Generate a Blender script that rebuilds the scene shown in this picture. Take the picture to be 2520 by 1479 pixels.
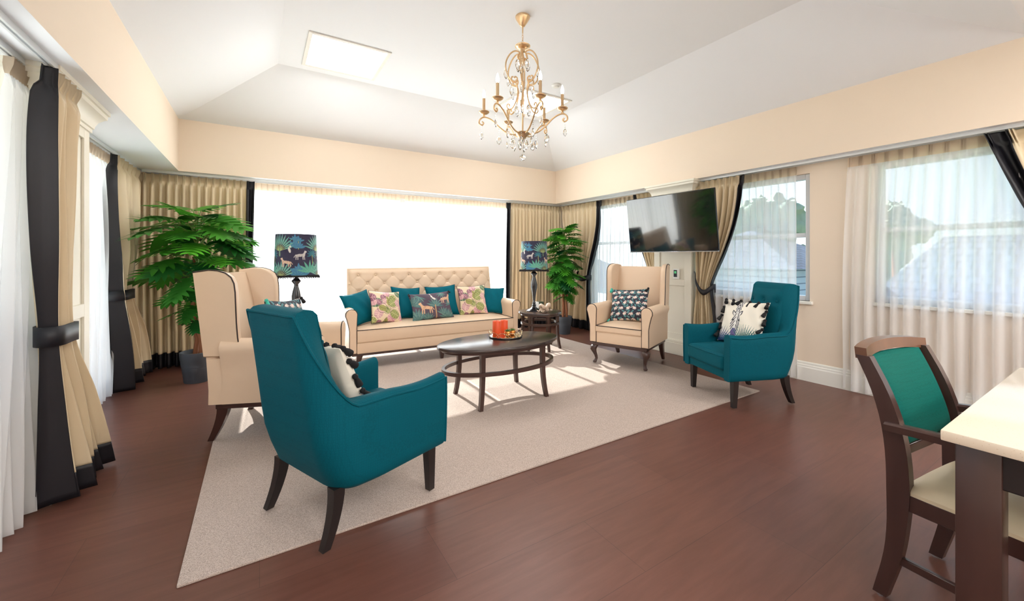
import bpy, bmesh, math, random
import numpy as np
from mathutils import Vector, Matrix, noise
random.seed(7)
PI = math.pi
R = math.radians
SC = bpy.context.scene
COL = SC.collection
for o in list(bpy.data.objects):
    bpy.data.objects.remove(o)

# ------------------------------------------------------------------ camera
cam_data = bpy.data.cameras.new('camera')
cam_data.sensor_fit = 'HORIZONTAL'
cam_data.sensor_width = 36.0
cam_data.lens = 994.9 / 2520 * 36.0
cam_data.shift_y = -(739.5 - 631.6) / 2520
cam_data.clip_start = 0.05
cam = bpy.data.objects.new('camera', cam_data)
COL.objects.link(cam)
cam.location = (0, 0, 1.25)
cam.rotation_euler = (PI / 2, 0, -R(31.99))
SC.camera = cam

# ------------------------------------------------------------------ world, sun, exposure
SC.view_settings.view_transform = 'Standard'
SC.view_settings.look = 'None'
SC.view_settings.exposure = -0.1
SC.view_settings.gamma = 1.0
SC.view_settings.use_curve_mapping = False
SUN_EL = R(32.4)
SUN_AZ = R(1.5)          # from +Y towards +X
SUN_DIR = Vector((math.sin(SUN_AZ) * math.cos(SUN_EL), math.cos(SUN_AZ) * math.cos(SUN_EL), math.sin(SUN_EL)))

world = bpy.data.worlds.new('world')
SC.world = world
world.use_nodes = True
nt = world.node_tree
nt.nodes.clear()
wo = nt.nodes.new('ShaderNodeOutputWorld')
bg = nt.nodes.new('ShaderNodeBackground')
tc = nt.nodes.new('ShaderNodeTexCoord')
sep = nt.nodes.new('ShaderNodeSeparateXYZ')
nt.links.new(tc.outputs['Generated'], sep.inputs[0])
ramp = nt.nodes.new('ShaderNodeValToRGB')
ramp.color_ramp.elements[0].position = 0.0
ramp.color_ramp.elements[0].color = (0.80, 0.915, 1.0, 1)
ramp.color_ramp.elements[1].position = 0.75
ramp.color_ramp.elements[1].color = (0.42, 0.66, 1.0, 1)
nt.links.new(sep.outputs['Z'], ramp.inputs[0])
dot = nt.nodes.new('ShaderNodeVectorMath'); dot.operation = 'DOT_PRODUCT'
nrm = nt.nodes.new('ShaderNodeVectorMath'); nrm.operation = 'NORMALIZE'
nt.links.new(tc.outputs['Generated'], nrm.inputs[0])
nt.links.new(nrm.outputs[0], dot.inputs[0])
dot.inputs[1].default_value = SUN_DIR
mr = nt.nodes.new('ShaderNodeMapRange')
mr.inputs['From Min'].default_value = 0.1
mr.inputs['From Max'].default_value = 1.0
mr.inputs['To Min'].default_value = 0.0
mr.inputs['To Max'].default_value = 1.0
nt.links.new(dot.outputs['Value'], mr.inputs['Value'])
pw = nt.nodes.new('ShaderNodeMath'); pw.operation = 'POWER'; pw.inputs[1].default_value = 1.3
nt.links.new(mr.outputs[0], pw.inputs[0])
ml = nt.nodes.new('ShaderNodeMath'); ml.operation = 'MULTIPLY_ADD'
ml.inputs[1].default_value = 4.0     # glow of the sky around the sun
ml.inputs[2].default_value = 1.4
nt.links.new(pw.outputs[0], ml.inputs[0])
nt.links.new(ramp.outputs[0], bg.inputs['Color'])
nt.links.new(ml.outputs[0], bg.inputs['Strength'])
nt.links.new(bg.outputs[0], wo.inputs[0])

sl = bpy.data.lights.new('sun', 'SUN')
sl.energy = 36.0
sl.angle = R(0.55)
sl.color = (1.0, 0.98, 0.95)
so = bpy.data.objects.new('sun', sl)
COL.objects.link(so)
so.rotation_euler = SUN_DIR.to_track_quat('Z', 'Y').to_euler()
so.location = (2, 12, 8)

LAMP_E = 1.0
def area(name, loc, sx, sy, energy, color=(0.95, 0.98, 1.0)):
    l = bpy.data.lights.new(name, 'AREA')
    l.shape = 'RECTANGLE'; l.size = sx; l.size_y = sy
    l.energy = energy * LAMP_E; l.color = color
    o = bpy.data.objects.new(name, l)
    COL.objects.link(o)
    o.location = loc
    return o

# ------------------------------------------------------------------ colours and materials
def C(r, g, b):
    f = lambda v: (v / 255 / 12.92) if v / 255 <= 0.04045 else ((v / 255 + 0.055) / 1.055) ** 2.4
    return (f(r), f(g), f(b), 1.0)

def mat(name, col, rough=0.5, metal=0.0, spec=0.5, noise_s=None, noise_amt=0.08, bump=0.0, bump_s=200.0,
        sheen=0.0, coat=0.0, sub=0.0, stretch=None, emit=None, estr=0.0, attr=None):
    m = bpy.data.materials.new(name)
    m.use_nodes = True
    n = m.node_tree; b = n.nodes['Principled BSDF']
    b.inputs['Base Color'].default_value = col
    b.inputs['Roughness'].default_value = rough
    b.inputs['Metallic'].default_value = metal
    b.inputs['Specular IOR Level'].default_value = spec
    if sheen:
        b.inputs['Sheen Weight'].default_value = sheen
        b.inputs['Sheen Roughness'].default_value = 0.35
        b.inputs['Sheen Tint'].default_value = (min(1, col[0] * 3 + .1), min(1, col[1] * 2.2 + .1), min(1, col[2] * 2.2 + .1), 1)
    if coat:
        b.inputs['Coat Weight'].default_value = coat
        b.inputs['Coat Roughness'].default_value = 0.15
    if emit:
        b.inputs['Emission Color'].default_value = emit
        b.inputs['Emission Strength'].default_value = estr
    t = n.nodes.new('ShaderNodeTexCoord')
    mp = n.nodes.new('ShaderNodeMapping')
    n.links.new(t.outputs['Object'], mp.inputs[0])
    if stretch: mp.inputs['Scale'].default_value = stretch
    if attr:
        at = n.nodes.new('ShaderNodeAttribute'); at.attribute_name = attr
        n.links.new(at.outputs['Color'], b.inputs['Base Color'])
    elif noise_s:
        no = n.nodes.new('ShaderNodeTexNoise'); no.inputs['Scale'].default_value = noise_s
        no.inputs['Detail'].default_value = 5
        n.links.new(mp.outputs[0], no.inputs['Vector'])
        mx = n.nodes.new('ShaderNodeMix'); mx.data_type = 'RGBA'
        mx.inputs[6].default_value = tuple(c * (1 - noise_amt) for c in col[:3]) + (1,)
        mx.inputs[7].default_value = tuple(min(1, c * (1 + noise_amt)) for c in col[:3]) + (1,)
        n.links.new(no.outputs['Fac'], mx.inputs[0])
        n.links.new(mx.outputs[2], b.inputs['Base Color'])
    if bump:
        n2 = n.nodes.new('ShaderNodeTexNoise'); n2.inputs['Scale'].default_value = bump_s
        n2.inputs['Detail'].default_value = 3
        n.links.new(mp.outputs[0], n2.inputs['Vector'])
        bp = n.nodes.new('ShaderNodeBump'); bp.inputs['Strength'].default_value = bump
        bp.inputs['Distance'].default_value = 0.003
        n.links.new(n2.outputs['Fac'], bp.inputs['Height'])
        n.links.new(bp.outputs[0], b.inputs['Normal'])
    return m

M = {}
M['wall'] = mat('beige_paint', C(240, 222, 201), 0.75, noise_s=1.5, noise_amt=0.015)
M['ceil'] = mat('ceiling_paint', C(240, 242, 245), 0.85)
M['trim'] = mat('white_gloss_paint', C(240, 238, 230), 0.35)
M['panelp'] = mat('cream_panel_paint', C(238, 232, 216), 0.45)
M['alu'] = mat('white_aluminium', C(225, 228, 230), 0.3, metal=0.3)
M['frame'] = mat('window_frame_paint', C(215, 216, 218), 0.4)
M['vinyl'] = mat('cream_vinyl', C(231, 203, 174), 0.42, noise_s=6, noise_amt=0.03, bump=0.05, bump_s=350)
M['piping'] = mat('brown_piping', C(52, 38, 36), 0.4)
M['dwood'] = mat('dark_stained_wood', C(66, 42, 36), 0.32, noise_s=18, noise_amt=0.25, stretch=(1, 1, 0.15), coat=0.3)
M['lwood'] = mat('walnut_rail_wood', C(105, 68, 47), 0.32, noise_s=18, noise_amt=0.25, stretch=(1, 1, 0.3), coat=0.3)
M['bwood'] = mat('blackish_leg_wood', C(32, 25, 24), 0.4, noise_s=30, noise_amt=0.2)
M['black'] = mat('black_satin', C(24, 23, 29), 0.5, noise_s=5, noise_amt=0.08)
M['lampblk'] = mat('gloss_black_lamp', C(30, 30, 36), 0.18, coat=0.6)
M['drape'] = mat('sand_satin', C(226, 206, 172), 0.5, noise_s=4, noise_amt=0.03, bump=0.08, bump_s=500)
M['gold'] = mat('antique_brass', C(232, 200, 158), 0.3, metal=1.0, noise_s=20, noise_amt=0.1)
M['goldl'] = mat('pale_gold', C(226, 208, 170), 0.15, metal=1.0)
M['copper'] = mat('copper_pot', C(214, 138, 70), 0.25, metal=0.8)
M['candle'] = mat('orange_wax', C(238, 84, 30), 0.45, sheen=0.0)
M['pot'] = mat('charcoal_pot', C(70, 76, 84), 0.5)
M['soil'] = mat('dark_soil', C(60, 44, 34), 0.9, noise_s=60, noise_amt=0.4)
M['trunk'] = mat('brown_trunk', C(140, 86, 56), 0.8, noise_s=30, noise_amt=0.3, stretch=(1, 1, 0.3))
M['stem'] = mat('green_stem', C(110, 140, 50), 0.5)
M['succ'] = mat('succulent_green', C(96, 128, 70), 0.5)
M['plast'] = mat('white_plastic', C(236, 236, 232), 0.35)
M['scrdark'] = mat('dark_plastic', C(24, 24, 26), 0.25)
M['screen'] = mat('tv_screen', C(14, 17, 19), 0.10, spec=1.0, coat=1.0)
M['screen'].node_tree.nodes['Principled BSDF'].inputs['Coat Roughness'].default_value = 0.04
M['silver'] = mat('silver_trim', C(200, 202, 206), 0.25, metal=0.9)
M['greenlcd'] = mat('green_display', C(90, 190, 130), 0.3, emit=C(90, 190, 130), estr=0.3)
M['shellw'] = mat('shell_bone', C(214, 190, 168), 0.6, noise_s=60, noise_amt=0.35)
M['mirror'] = mat('mirror_glass', C(235, 235, 235), 0.03, metal=1.0)
M['bulb'] = mat('lit_bulb', C(255, 240, 215), 0.4, emit=(1.0, 0.93, 0.82, 1), estr=16.0)
M['panel_e'] = mat('lit_diffuser', C(250, 250, 250), 0.6, emit=(1.0, 0.985, 0.96, 1), estr=9.0)
M['opal'] = mat('fill_globe_glow', C(250, 250, 250), 0.4, emit=(0.95, 0.98, 1.0, 1), estr=22.0)  # glow of the added fill globes behind the camera
M['deck'] = mat('pale_paving', C(222, 220, 214), 0.9, noise_s=3, noise_amt=0.05)
M['grass'] = mat('far_grass', C(120, 135, 95), 0.95, noise_s=0.6, noise_amt=0.3)
M['tassk'] = mat('black_yarn', C(26, 24, 26), 0.9)
M['tasst'] = mat('turquoise_yarn', C(70, 190, 170), 0.9)
M['seatc'] = mat('ivory_seat_vinyl', C(226, 210, 178), 0.4, noise_s=6, noise_amt=0.03)
M['wallgrey'] = mat('neighbour_weatherboard', C(176, 196, 222), 0.8)
def _boards():
    n = M['wallgrey'].node_tree; b = n.nodes['Principled BSDF']; t = n.nodes['Texture Coordinate']
    w_ = n.nodes.new('ShaderNodeTexWave'); w_.bands_direction = 'Z'; w_.wave_profile = 'SAW'; w_.inputs['Scale'].default_value = 1.6
    n.links.new(t.outputs['Object'], w_.inputs['Vector'])
    cr = n.nodes.new('ShaderNodeValToRGB'); cr.color_ramp.elements[0].position = .08; cr.color_ramp.elements[0].color = C(96, 116, 150); cr.color_ramp.elements[1].position = .22; cr.color_ramp.elements[1].color = C(186, 204, 228)
    n.links.new(w_.outputs['Color'], cr.inputs[0]); n.links.new(cr.outputs[0], b.inputs['Base Color'])
_boards()
M['sand_leaf'] = mat('tree_leaves', C(120, 136, 116), 0.9, noise_s=2.0, noise_amt=0.4)

def teal(name, c):
    m = mat(name, c, 0.7, sheen=0.10, spec=0.12)
    n = m.node_tree; b = n.nodes['Principled BSDF']
    t = n.nodes['Texture Coordinate'] if 'Texture Coordinate' in n.nodes else n.nodes.new('ShaderNodeTexCoord')
    vo = n.nodes.new('ShaderNodeTexVoronoi'); vo.inputs['Scale'].default_value = 85
    vo.feature = 'DISTANCE_TO_EDGE'
    vo.inputs['Randomness'].default_value = 0.35
    n.links.new(t.outputs['Object'], vo.inputs['Vector'])
    mr_ = n.nodes.new('ShaderNodeMapRange')
    mr_.inputs['From Max'].default_value = 0.12
    n.links.new(vo.outputs['Distance'], mr_.inputs['Value'])
    mx = n.nodes.new('ShaderNodeMix'); mx.data_type = 'RGBA'
    mx.inputs[6].default_value = tuple(v * 0.90 for v in c[:3]) + (1,)
    mx.inputs[7].default_value = tuple(min(1, v * 1.06) for v in c[:3]) + (1,)
    n.links.new(mr_.outputs[0], mx.inputs[0])
    n.links.new(mx.outputs[2], b.inputs['Base Color'])
    bp = n.nodes.new('ShaderNodeBump'); bp.inputs['Strength'].default_value = 0.14
    bp.inputs['Distance'].default_value = 0.002
    n.links.new(mr_.outputs[0], bp.inputs['Height'])
    n.links.new(bp.outputs[0], b.inputs['Normal'])
    return m
M['teal'] = teal('teal_quilted_velvet', C(0, 84, 98))
M['tealc'] = teal('teal_cushion_velvet', C(0, 96, 112))
M['green'] = teal('emerald_quilted_velvet', C(0, 88, 78))

# floor: brown vinyl planks
def floor_mat():
    m = bpy.data.materials.new('brown_vinyl_planks'); m.use_nodes = True
    n = m.node_tree; b = n.nodes['Principled BSDF']
    t = n.nodes.new('ShaderNodeTexCoord')
    mp = n.nodes.new('ShaderNodeMapping')
    n.links.new(t.outputs['Object'], mp.inputs[0])
    br = n.nodes.new('ShaderNodeTexBrick')
    br.offset = 0.5
    br.inputs['Scale'].default_value = 1.0
    br.inputs['Brick Width'].default_value = 1.3
    br.inputs['Row Height'].default_value = 0.36
    br.inputs['Mortar Size'].default_value = 0.0012
    br.inputs['Mortar Smooth'].default_value = 0.2
    br.inputs['Color1'].default_value = C(110, 71, 59)
    br.inputs['Color2'].default_value = C(103, 65, 54)
    br.inputs['Mortar'].default_value = C(84, 54, 46)
    n.links.new(mp.outputs[0], br.inputs['Vector'])
    mp2 = n.nodes.new('ShaderNodeMapping'); mp2.inputs['Scale'].default_value = (1.0, 9.0, 1.0)
    n.links.new(t.outputs['Object'], mp2.inputs[0])
    no = n.nodes.new('ShaderNodeTexNoise'); no.inputs['Scale'].default_value = 2.6
    no.inputs['Detail'].default_value = 9; no.inputs['Roughness'].default_value = 0.65
    no.inputs['Distortion'].default_value = 0.4
    n.links.new(mp2.outputs[0], no.inputs['Vector'])
    cr = n.nodes.new('ShaderNodeValToRGB')
    cr.color_ramp.elements[0].position = 0.3; cr.color_ramp.elements[0].color = (0.84, 0.82, 0.80, 1)
    cr.color_ramp.elements[1].position = 0.72; cr.color_ramp.elements[1].color = (1.14, 1.15, 1.16, 1)
    n.links.new(no.outputs['Fac'], cr.inputs[0])
    mx = n.nodes.new('ShaderNodeMix'); mx.data_type = 'RGBA'; mx.blend_type = 'MULTIPLY'
    mx.inputs[0].default_value = 1.0
    n.links.new(br.outputs['Color'], mx.inputs[6]); n.links.new(cr.outputs[0], mx.inputs[7])
    n.links.new(mx.outputs[2], b.inputs['Base Color'])
    b.inputs['Roughness'].default_value = 0.36
    b.inputs['Specular IOR Level'].default_value = 0.45
    bp = n.nodes.new('ShaderNodeBump'); bp.inputs['Strength'].default_value = 0.08
    bp.inputs['Distance'].default_value = 0.002
    n.links.new(no.outputs['Fac'], bp.inputs['Height'])
    n.links.new(bp.outputs[0], b.inputs['Normal'])
    return m
M['floor'] = floor_mat()

def rug_mat():
    m = bpy.data.materials.new('oatmeal_loop_pile'); m.use_nodes = True
    n = m.node_tree; b = n.nodes['Principled BSDF']
    t = n.nodes.new('ShaderNodeTexCoord')
    no = n.nodes.new('ShaderNodeTexNoise'); no.inputs['Scale'].default_value = 300
    no.inputs['Detail'].default_value = 4; no.inputs['Roughness'].default_value = 0.7
    n.links.new(t.outputs['Object'], no.inputs['Vector'])
    cr = n.nodes.new('ShaderNodeValToRGB')
    cr.color_ramp.elements[0].position = 0.36; cr.color_ramp.elements[0].color = C(158, 140, 128)
    cr.color_ramp.elements[1].position = 0.60; cr.color_ramp.elements[1].color = C(214, 196, 184)
    n.links.new(no.outputs['Fac'], cr.inputs[0])
    n.links.new(cr.outputs[0], b.inputs['Base Color'])
    b.inputs['Roughness'].default_value = 0.95
    b.inputs['Specular IOR Level'].default_value = 0.1
    bp = n.nodes.new('ShaderNodeBump'); bp.inputs['Strength'].default_value = 0.6
    bp.inputs['Distance'].default_value = 0.004
    n.links.new(no.outputs['Fac'], bp.inputs['Height'])
    n.links.new(bp.outputs[0], b.inputs['Normal'])
    return m
M['rug'] = rug_mat()

def quartz_mat():
    m = mat('speckled_quartz', C(232, 212, 186), 0.12)
    n = m.node_tree; b = n.nodes['Principled BSDF']
    t = n.nodes.new('ShaderNodeTexCoord')
    vo = n.nodes.new('ShaderNodeTexVoronoi'); vo.inputs['Scale'].default_value = 160
    n.links.new(t.outputs['Object'], vo.inputs['Vector'])
    cr = n.nodes.new('ShaderNodeValToRGB')
    cr.color_ramp.elements[0].position = 0.07; cr.color_ramp.elements[0].color = C(200, 168, 130)
    cr.color_ramp.elements[1].position = 0.17; cr.color_ramp.elements[1].color = C(234, 216, 192)
    n.links.new(vo.outputs['Distance'], cr.inputs[0])
    n.links.new(cr.outputs[0], b.inputs['Base Color'])
    return m
M['quartz'] = quartz_mat()

def sheer_mat(name, base, lo, hi):
    m = bpy.data.materials.new(name); m.use_nodes = True
    n = m.node_tree; n.nodes.clear()
    out = n.nodes.new('ShaderNodeOutputMaterial')
    tr = n.nodes.new('ShaderNodeBsdfTransparent')
    di = n.nodes.new('ShaderNodeBsdfDiffuse'); di.inputs[0].default_value = base
    tl = n.nodes.new('ShaderNodeBsdfTranslucent'); tl.inputs[0].default_value = base
    m1 = n.nodes.new('ShaderNodeMixShader'); m1.inputs[0].default_value = 0.5
    n.links.new(di.outputs[0], m1.inputs[1]); n.links.new(tl.outputs[0], m1.inputs[2])
    lw = n.nodes.new('ShaderNodeLayerWeight'); lw.inputs[0].default_value = 0.35
    mr_ = n.nodes.new('ShaderNodeMapRange')
    mr_.inputs['From Min'].default_value = 0.0; mr_.inputs['From Max'].default_value = 0.8
    mr_.inputs['To Min'].default_value = lo; mr_.inputs['To Max'].default_value = hi
    n.links.new(lw.outputs['Facing'], mr_.inputs['Value'])
    m2 = n.nodes.new('ShaderNodeMixShader')
    n.links.new(mr_.outputs[0], m2.inputs[0])
    n.links.new(tr.outputs[0], m2.inputs[1]); n.links.new(m1.outputs[0], m2.inputs[2])
    n.links.new(m2.outputs[0], out.inputs[0])
    return m
M['sheer'] = sheer_mat('white_voile', C(252, 251, 250), 0.62, 0.90)
M['tape'] = sheer_mat('voile_heading', C(232, 214, 192), 0.85, 0.97)

def glass_pane():
    m = bpy.data.materials.new('window_glass'); m.use_nodes = True
    n = m.node_tree; n.nodes.clear()
    out = n.nodes.new('ShaderNodeOutputMaterial')
    tr = n.nodes.new('ShaderNodeBsdfTransparent'); tr.inputs[0].default_value = (0.96, 0.98, 0.98, 1)
    gl = n.nodes.new('ShaderNodeBsdfGlossy'); gl.inputs['Roughness'].default_value = 0.02
    mx = n.nodes.new('ShaderNodeMixShader'); mx.inputs[0].default_value = 0.05
    n.links.new(tr.outputs[0], mx.inputs[1]); n.links.new(gl.outputs[0], mx.inputs[2])
    n.links.new(mx.outputs[0], out.inputs[0])
    return m
M['glass'] = glass_pane()

def crystal():
    m = bpy.data.materials.new('cut_crystal'); m.use_nodes = True
    n = m.node_tree; b = n.nodes['Principled BSDF']
    b.inputs['Base Color'].default_value = (0.97, 0.97, 0.96, 1)
    b.inputs['Roughness'].default_value = 0.02
    b.inputs['Transmission Weight'].default_value = 1.0
    b.inputs['IOR'].default_value = 1.5
    return m
M['crystal'] = crystal()

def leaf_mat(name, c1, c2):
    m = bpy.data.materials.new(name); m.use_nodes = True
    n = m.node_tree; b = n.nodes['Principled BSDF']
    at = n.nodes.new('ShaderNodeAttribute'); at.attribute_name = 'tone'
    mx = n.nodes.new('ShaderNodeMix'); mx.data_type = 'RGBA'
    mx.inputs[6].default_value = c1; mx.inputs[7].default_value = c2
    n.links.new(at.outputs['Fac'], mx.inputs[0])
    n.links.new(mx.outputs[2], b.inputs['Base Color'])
    b.inputs['Roughness'].default_value = 0.38
    tl = n.nodes.new('ShaderNodeBsdfTranslucent')
    n.links.new(mx.outputs[2], tl.inputs[0])
    ms = n.nodes.new('ShaderNodeMixShader'); ms.inputs[0].default_value = 0.25
    out = n.nodes['Material Output']
    n.links.new(b.outputs[0], ms.inputs[1]); n.links.new(tl.outputs[0], ms.inputs[2])
    n.links.new(ms.outputs[0], out.inputs[0])
    return m
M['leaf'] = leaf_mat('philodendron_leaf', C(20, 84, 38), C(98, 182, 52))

def tile_mat():
    m = mat('roof_tiles', C(150, 160, 178), 0.8)
    n = m.node_tree; b = n.nodes['Principled BSDF']
    t = n.nodes.new('ShaderNodeTexCoord')
    br = n.nodes.new('ShaderNodeTexBrick')
    br.inputs['Scale'].default_value = 1.0
    br.inputs['Brick Width'].default_value = 0.3; br.inputs['Row Height'].default_value = 0.35
    br.inputs['Mortar Size'].default_value = 0.03
    br.inputs['Color1'].default_value = C(74, 82, 98); br.inputs['Color2'].default_value = C(62, 70, 86)
    br.inputs['Mortar'].default_value = C(44, 50, 62)
    n.links.new(t.outputs['Object'], br.inputs['Vector'])
    n.links.new(br.outputs['Color'], b.inputs['Base Color'])
    return m
M['tile'] = tile_mat()
M['pat'] = mat('printed_fabric', C(255, 255, 255), 0.6, attr='paint', sheen=0.0)

# ------------------------------------------------------------------ mesh helpers
def T(loc=(0, 0, 0), rot=(0, 0, 0), sc=(1, 1, 1)):
    from mathutils import Euler
    return Matrix.Translation(loc) @ Euler(rot).to_matrix().to_4x4() @ Matrix.Diagonal((*sc, 1))

class MB:
    def __init__(s): s.bm = bmesh.new()
    def box(s, c, d, bev=0.0, seg=2, m=None, taper=None):
        r = bmesh.ops.create_cube(s.bm, size=1.0)
        vs = r['verts']
        for v in vs:
            k = 1.0
            if taper is not None and v.co.z < 0: k = taper
            v.co = Vector((v.co.x * d[0] * k, v.co.y * d[1] * k, v.co.z * d[2]))
        if bev > 0:
            es = list({e for v in vs for e in v.link_edges})
            rb = bmesh.ops.bevel(s.bm, geom=es, offset=bev, segments=seg, profile=0.5, affect='EDGES')
            vs = list({v for f in rb['faces'] for v in f.verts} | {v for v in vs if v.is_valid})
        Mx = (m if m is not None else Matrix.Identity(4))
        for v in vs: v.co = Mx @ (v.co + Vector(c))
        return s
    def lathe(s, prof, c=(0, 0, 0), seg=24, m=None, squash=None):
        rings = []
        for r, z in prof:
            ring = []
            for i in range(seg):
                a = 2 * PI * i / seg
                x, y = r * math.cos(a), r * math.sin(a)
                if squash:
                    k = squash(a); x *= k; y *= k
                p = Vector((c[0] + x, c[1] + y, c[2] + z))
                if m is not None: p = m @ p
                ring.append(s.bm.verts.new(p))
            rings.append(ring)
        for a, b in zip(rings, rings[1:]):
            for i in range(seg):
                j = (i + 1) % seg
                s.bm.faces.new((a[i], a[j], b[j], b[i]))
        if prof[0][0] > 1e-5: s.bm.faces.new(rings[0][::-1])
        if prof[-1][0] > 1e-5: s.bm.faces.new(rings[-1])
        return s
    def tube(s, pts, rad, seg=8, closed=False, flat=None):
        P = [Vector(p) for p in pts]; n = len(P)
        rr = rad if isinstance(rad, (list, tuple)) else [rad] * n
        rings = []; up = None
        for i in range(n):
            if closed: t = P[(i + 1) % n] - P[i - 1]
            else: t = P[min(i + 1, n - 1)] - P[max(i - 1, 0)]
            if t.length < 1e-9: t = Vector((0, 0, 1))
            t.normalize()
            if up is None:
                up = Vector((0, 0, 1)) if abs(t.z) < 0.9 else Vector((1, 0, 0))
            x = up - t * up.dot(t)
            if x.length < 1e-6: x = t.orthogonal()
            x.normalize(); y = t.cross(x); up = x
            ring = []
            for k in range(seg):
                a = 2 * PI * k / seg
                fx, fy = (1, 1) if flat is None else flat
                ring.append(s.bm.verts.new(P[i] + (x * math.cos(a) * fx + y * math.sin(a) * fy) * rr[i]))
            rings.append(ring)
        m_ = n if closed else n - 1
        for i in range(m_):
            a, b = rings[i], rings[(i + 1) % n]
            for k in range(seg):
                j = (k + 1) % seg
                s.bm.faces.new((a[k], a[j], b[j], b[k]))
        if not closed:
            s.bm.faces.new(rings[0][::-1]); s.bm.faces.new(rings[-1])
        return s
    def loft(s, secs, closed_sec=True, cap=True, closed_path=False):
        rings = [[s.bm.verts.new(Vector(p)) for p in sec] for sec in secs]
        n = len(rings); k = len(rings[0])
        for i in range(n if closed_path else n - 1):
            a, b = rings[i], rings[(i + 1) % n]
            for j in range(k if closed_sec else k - 1):
                q = (j + 1) % k
                try: s.bm.faces.new((a[j], b[j], b[q], a[q]))
                except ValueError: pass
        if cap and not closed_path:
            s.bm.faces.new(rings[0]); s.bm.faces.new(rings[-1][::-1])
        return s
    def grid(s, f, nu, nv, keep=None):
        V = [[s.bm.verts.new(Vector(f(i / nu, j / nv))) for j in range(nv + 1)] for i in range(nu + 1)]
        for i in range(nu):
            for j in range(nv):
                s.bm.faces.new((V[i][j], V[i + 1][j], V[i + 1][j + 1], V[i][j + 1]))
        return V
    def prism(s, pts, axis, a, b):
        """2-D outline pts extruded along axis between a and b"""
        def mk(p, q):
            return {'x': (q, p[0], p[1]), 'y': (p[0], q, p[1]), 'z': (p[0], p[1], q)}[axis]
        s.loft([[mk(p, a) for p in pts], [mk(p, b) for p in pts]])
        return s
    def xform(s, m):
        bmesh.ops.transform(s.bm, matrix=m, verts=s.bm.verts[:]); return s

def mk(name, mb, material, parent=None, smooth=True, angle=40, props=None):
    bm = mb.bm if isinstance(mb, MB) else mb
    bmesh.ops.recalc_face_normals(bm, faces=bm.faces[:])
    me = bpy.data.meshes.new(name)
    bm.to_mesh(me); bm.free()
    mats = material if isinstance(material, (list, tuple)) else [material]
    for m_ in mats: me.materials.append(m_)
    if smooth:
        me.shade_smooth()
        try: me.set_sharp_from_angle(angle=R(angle))
        except Exception: pass
    o = bpy.data.objects.new(name, me)
    COL.objects.link(o)
    if parent is not None: o.parent = parent
    if props:
        for k, v in props.items(): o[k] = v
    return o

def thing(name, label, cat, loc=(0, 0, 0), rz=0.0, group=None):
    o = bpy.data.objects.new(name, None)
    o.empty_display_size = 0.1
    COL.objects.link(o)
    o.location = loc; o.rotation_euler = (0, 0, rz)
    o['label'] = label; o['category'] = cat
    if group: o['group'] = group
    return o
def tag(o, label, cat, group=None):
    o['label'] = label; o['category'] = cat
    if group: o['group'] = group
    return o
def struct(name, mb, material, smooth=False):
    o = mk(name, mb, material, None, smooth)
    o['kind'] = 'structure'
    return o
def dup(root, loc=None, rz=None, label=None):
    def cp(o, par):
        c = o.copy(); COL.objects.link(c); c.parent = par
        for ch in [x for x in bpy.data.objects if x.parent is o]: cp(ch, c)
        return c
    r = cp(root, None)
    if loc is not None: r.location = loc
    if rz is not None: r.rotation_euler = (0, 0, rz)
    if label: r['label'] = label
    return r

def smooth01(t):
    t = max(0.0, min(1.0, t)); return t * t * (3 - 2 * t)
def lerp(a, b, t): return a + (b - a) * t
def interp(kn, z):
    """kn: list of (z, value) with ascending z; Catmull-Rom"""
    if z <= kn[0][0]: return kn[0][1]
    if z >= kn[-1][0]: return kn[-1][1]
    for i in range(len(kn) - 1):
        if kn[i][0] <= z <= kn[i + 1][0]: break
    p1, p2 = kn[i], kn[i + 1]
    p0 = kn[i - 1] if i > 0 else p1
    p3 = kn[i + 2] if i + 2 < len(kn) else p2
    h = p2[0] - p1[0]; t = (z - p1[0]) / h
    m1 = (p2[1] - p0[1]) / max(1e-6, p2[0] - p0[0]) * h
    m2 = (p3[1] - p1[1]) / max(1e-6, p3[0] - p1[0]) * h
    t2, t3 = t * t, t * t * t
    return (2 * t3 - 3 * t2 + 1) * p1[1] + (t3 - 2 * t2 + t) * m1 + (-2 * t3 + 3 * t2) * p2[1] + (t3 - t2) * m2
def arc(cx, cy, r, a0, a1, n):
    return [(cx + r * math.cos(lerp(a0, a1, i / n)), cy + r * math.sin(lerp(a0, a1, i / n))) for i in range(n + 1)]

# ------------------------------------------------------------------ room shell
ZS, ZT, ZC = 2.20, 2.78, 3.25            # soffit, start of the raked ceiling, flat centre
XL, XR, YB, YF = -0.76, 4.515, 5.753, 0.47
XWL, XWR, YW = -1.30, 4.69, 6.02         # window walls
YREAR = -4.2
f = MB(); f.box((1.7, 0.9, -0.05), (7.2, 10.6, 0.1)); struct('floor', f, M['floor'])

c = MB()
def quad(mb, *ps): mb.bm.faces.new([mb.bm.verts.new(Vector(p)) for p in ps])
x0, x1, y0, y1 = XL + 0.925, XR - 0.925, YF + 0.92, YB - 0.92
TOP = 3.4
quad(c, (x0, y0, ZC), (x1, y0, ZC), (x1, y1, ZC), (x0, y1, ZC))
quad(c, (XL, YB, ZT), (x0, y1, ZC), (x1, y1, ZC), (XR, YB, ZT))
quad(c, (XL, YF, ZT), (XR, YF, ZT), (x1, y0, ZC), (x0, y0, ZC))
quad(c, (XL, YF, ZT), (x0, y0, ZC), (x0, y1, ZC), (XL, YB, ZT))
quad(c, (XR, YF, ZT), (XR, YB, ZT), (x1, y1, ZC), (x1, y0, ZC))
# roof slab above so no daylight leaks in
c.box((1.7, 0.9, TOP + 0.05), (7.4, 10.8, 0.1))
# ceiling over the dining end
c.box((1.7, (YREAR + YF) / 2, ZT + 0.05), (7.2, YF - YREAR, 0.1))
struct('ceiling', c, M['ceil'])

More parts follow.
